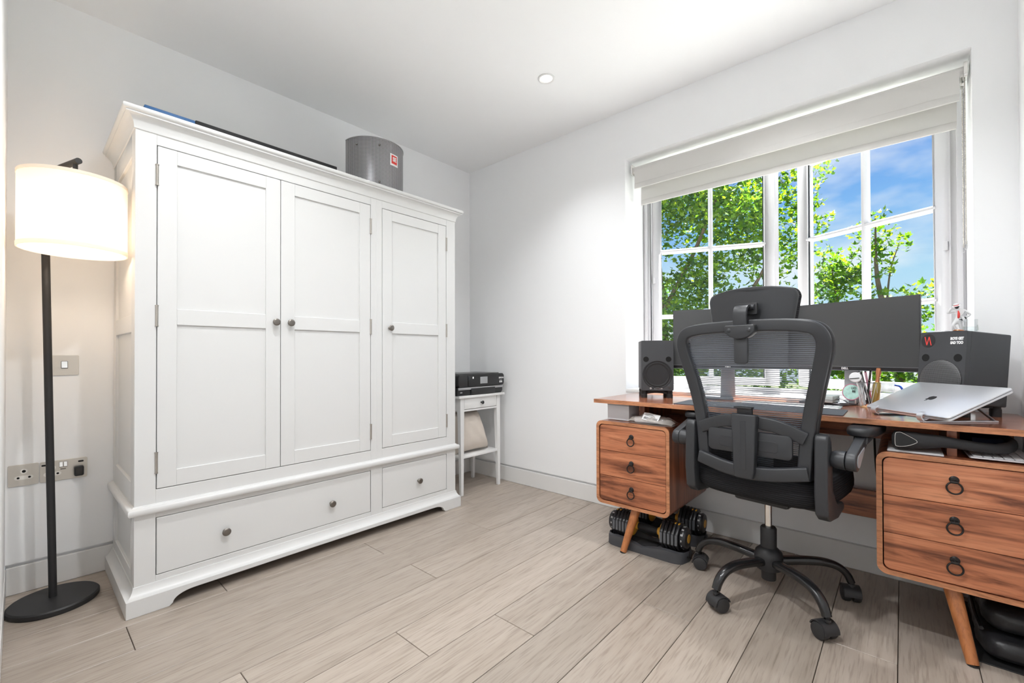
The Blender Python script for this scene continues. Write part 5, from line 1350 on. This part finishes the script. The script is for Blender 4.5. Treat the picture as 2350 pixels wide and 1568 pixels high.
# ================================================================== outside: trees and ground
struct(MB().box(-60, 60, 3.0, 120, -6.2, -6.0).build('ground', 'ground', smooth=0))
lobes = []
for i in range(11):
    a = radians(-160 + 32 * i)
    r_ = (.30, .42, .34, .62, .40, 1.0, .40, .62, .34, .42, .30)[i]
    lobes.append((r_ * sin(a), .18 + r_ * cos(a) * .95))
LV = [(0, .18, 0)] + [(x, y, -.10 * abs(x) + .04 * (y - .2) ** 2) for x, y in lobes]
LF = [(0, i, i + 1) for i in range(1, 11)] + [(0, 11, 1)]
leaf_me = bpy.data.meshes.new('leaf'); leaf_me.from_pydata([Vector(v) * .085 for v in LV], [], LF); leaf_me.materials.append(M['leaf']); leaf_me.shade_flat()
def tree(name, label, base, branches, clumps, seed, nleaf, near=250, size=1.0):
    rnd = random.Random(seed)
    t = thing(name, label, 'tree', base)
    B = Vector(base)
    for i, (pts, r0, r1) in enumerate(branches):
        P_ = catmull([Vector(p_) for p_ in pts], 6); k_ = len(P_)
        MB().tube(P_, [r0 + (r1 - r0) * q_ / (k_ - 1) for q_ in range(k_)], 8).build('trunk' if i == 0 else 'branch', 'bark', t, w=True)
    vol = [c[3] * c[4] * c[5] for c in clumps]; tot = sum(v ** .75 for v in vol)
    mats = []
    for c, v in zip(clumps, vol):
        for _ in range(int(nleaf * v ** .75 / tot)):
            while True:
                p_ = Vector((rnd.uniform(-1, 1), rnd.uniform(-1, 1), rnd.uniform(-1, 1)))
                if p_.length <= 1: break
            p_ = p_ * (p_.length ** -.35 if p_.length > .01 else 1)
            pos = Vector((c[0] + p_.x * c[3], c[1] + p_.y * c[4], c[2] + p_.z * c[5]))
            q_ = Matrix.Rotation(rnd.uniform(0, 2 * pi), 4, 'Z') @ Matrix.Rotation(rnd.gauss(.55, .45), 4, 'X') @ Matrix.Rotation(rnd.gauss(0, .35), 4, 'Y')
            mats.append((pos, q_, rnd.uniform(.65, 1.25) * size))
    cp = Vector((2.7639, -2.5644, .99))
    mats.sort(key=lambda m_: (m_[0] - cp).length / m_[2])
    for pos, q_, s_ in mats[:near]:
        o = bpy.data.objects.new('leaf', leaf_me); COL.objects.link(o); o.parent = t
        o.matrix_local = Matrix.Translation(pos - B) @ q_ @ Matrix.Scale(s_, 4)
    vs = []; fs = []
    for pos, q_, s_ in mats[near:]:
        n_ = len(vs); mx_ = q_ @ Matrix.Scale(s_ * .085, 4); d_ = pos - B
        vs += [mx_ @ Vector(v) + d_ for v in LV]; fs += [(a + n_, b_ + n_, c_ + n_) for a, b_, c_ in LF]
    me = bpy.data.meshes.new('foliage'); me.from_pydata(vs, [], fs); me.materials.append(M['leaf']); me.shade_flat()
    o = bpy.data.objects.new('foliage', me); COL.objects.link(o); o.parent = t; o['kind'] = 'stuff'
    return t
rnd = random.Random(11)
def clumps_in(x0, x1, y0, y1, z0, z1, n, r0, r1, f=None):
    out = []
    for _ in range(n):
        for _k in range(50):
            x, y, z = rnd.uniform(x0, x1), rnd.uniform(y0, y1), rnd.uniform(z0, z1)
            if f is None or f(x, y, z): break
        r_ = rnd.uniform(r0, r1); out.append((x, y, z, r_ * 1.15, r_ * 1.0, r_ * .72))
    return out
# big plane tree in front of the left sash
A = clumps_in(-1.6, 1.55, 3.2, 4.5, -.6, 4.3, 74, .34, .62, lambda x, y, z: (x - .1) ** 2 / 3.6 + (z - 1.6) ** 2 / 9 < 1)
A += clumps_in(-.3, 1.5, 3.3, 4.3, .4, 3.5, 44, .26, .42)
A += [(1.55, 3.8, 3.3, .32, .3, .26), (1.6, 3.8, 2.8, .30, .3, .22), (1.62, 3.8, 2.3, .28, .3, .26), (1.98, 3.95, 3.22, .15, .2, .10), (2.02, 3.95, 2.62, .16, .2, .13), (1.88, 3.95, 2.85, .14, .2, .10), (1.5, 3.7, 1.8, .36, .3, .34), (1.45, 3.6, 1.25, .4, .35, .36), (1.5, 3.7, .6, .4, .35, .36), (2.05, 3.95, 3.36, .10, .12, .06), (1.6, 3.9, 3.75, .3, .3, .25)]
tree('plane_tree', 'large leafy plane tree filling the left half of the window', (.1, 4.1, -6.0),
     [([(.1, 4.1, -6), (.15, 4.1, -2.5), (.1, 4.1, 0), (.0, 4.0, 1.6), (-.1, 4.0, 3.2), (-.1, 4.0, 4.4)], .15, .03), ([(.1, 4.1, 0), (.7, 4.0, 1.0), (1.2, 3.9, 1.7), (1.6, 3.8, 2.4)], .06, .010),
      ([(.1, 4.1, .5), (-.6, 3.9, 1.4), (-1.2, 3.8, 2.4), (-1.4, 3.8, 3.2)], .05, .010), ([(.0, 4.0, 1.6), (.5, 3.9, 2.4), (.9, 3.8, 3.2), (1.2, 3.8, 3.9)], .04, .008), ([(.0, 4.0, 1.2), (-.4, 3.7, 1.9), (-.5, 3.6, 2.6)], .03, .008), ([(.9, 4.0, 1.25), (1.2, 3.7, .9), (1.5, 3.6, .8)], .025, .008)],
     A, 21, 34000, 250, .70)
# lower tree with a taller leader in front of the right sash
Bc = clumps_in(2.0, 4.8, 4.9, 6.3, -.9, 1.35, 50, .30, .50)
Bc += clumps_in(1.75, 2.2, 5.0, 5.6, .6, 2.2, 14, .22, .34)
Bc += [(2.50, 5.3, 2.72, .24, .25, .16), (2.62, 5.3, 2.45, .26, .25, .16), (2.40, 5.3, 2.45, .22, .25, .18), (2.30, 5.3, 2.70, .14, .2, .10), (2.55, 5.3, 2.92, .13, .15, .07), (2.48, 5.3, 2.15, .24, .25, .16), (2.78, 5.3, 2.55, .10, .14, .07), (2.25, 5.3, 2.25, .2, .25, .16),
       (1.95, 5.3, 2.45, .2, .25, .14), (2.05, 5.3, 2.15, .24, .25, .18), (2.62, 5.3, 1.72, .3, .3, .18), (2.95, 5.3, 1.85, .2, .25, .12), (3.12, 5.3, 1.62, .22, .25, .14), (2.8, 5.3, 1.55, .3, .3, .2), (3.4, 5.3, 1.5, .3, .3, .16)]
tree('plane_tree', 'lower bright plane tree with a tall leader outside the right half of the window', (2.9, 5.5, -6.0),
     [([(2.9, 5.5, -6), (2.9, 5.5, -3), (2.85, 5.4, -.6), (2.70, 5.4, 1.0), (2.52, 5.3, 2.0), (2.5, 5.3, 2.9)], .11, .006), ([(2.85, 5.4, -.6), (3.3, 5.4, .5), (3.7, 5.4, 1.3)], .05, .010), ([(2.8, 5.4, 0), (2.3, 5.3, .9), (2.1, 5.3, 1.6), (2.0, 5.3, 2.3)], .04, .006), ([(2.6, 5.35, 1.5), (2.65, 5.3, 2.1), (2.75, 5.3, 2.5)], .015, .004)],
     Bc, 33, 19000, 200, .74)
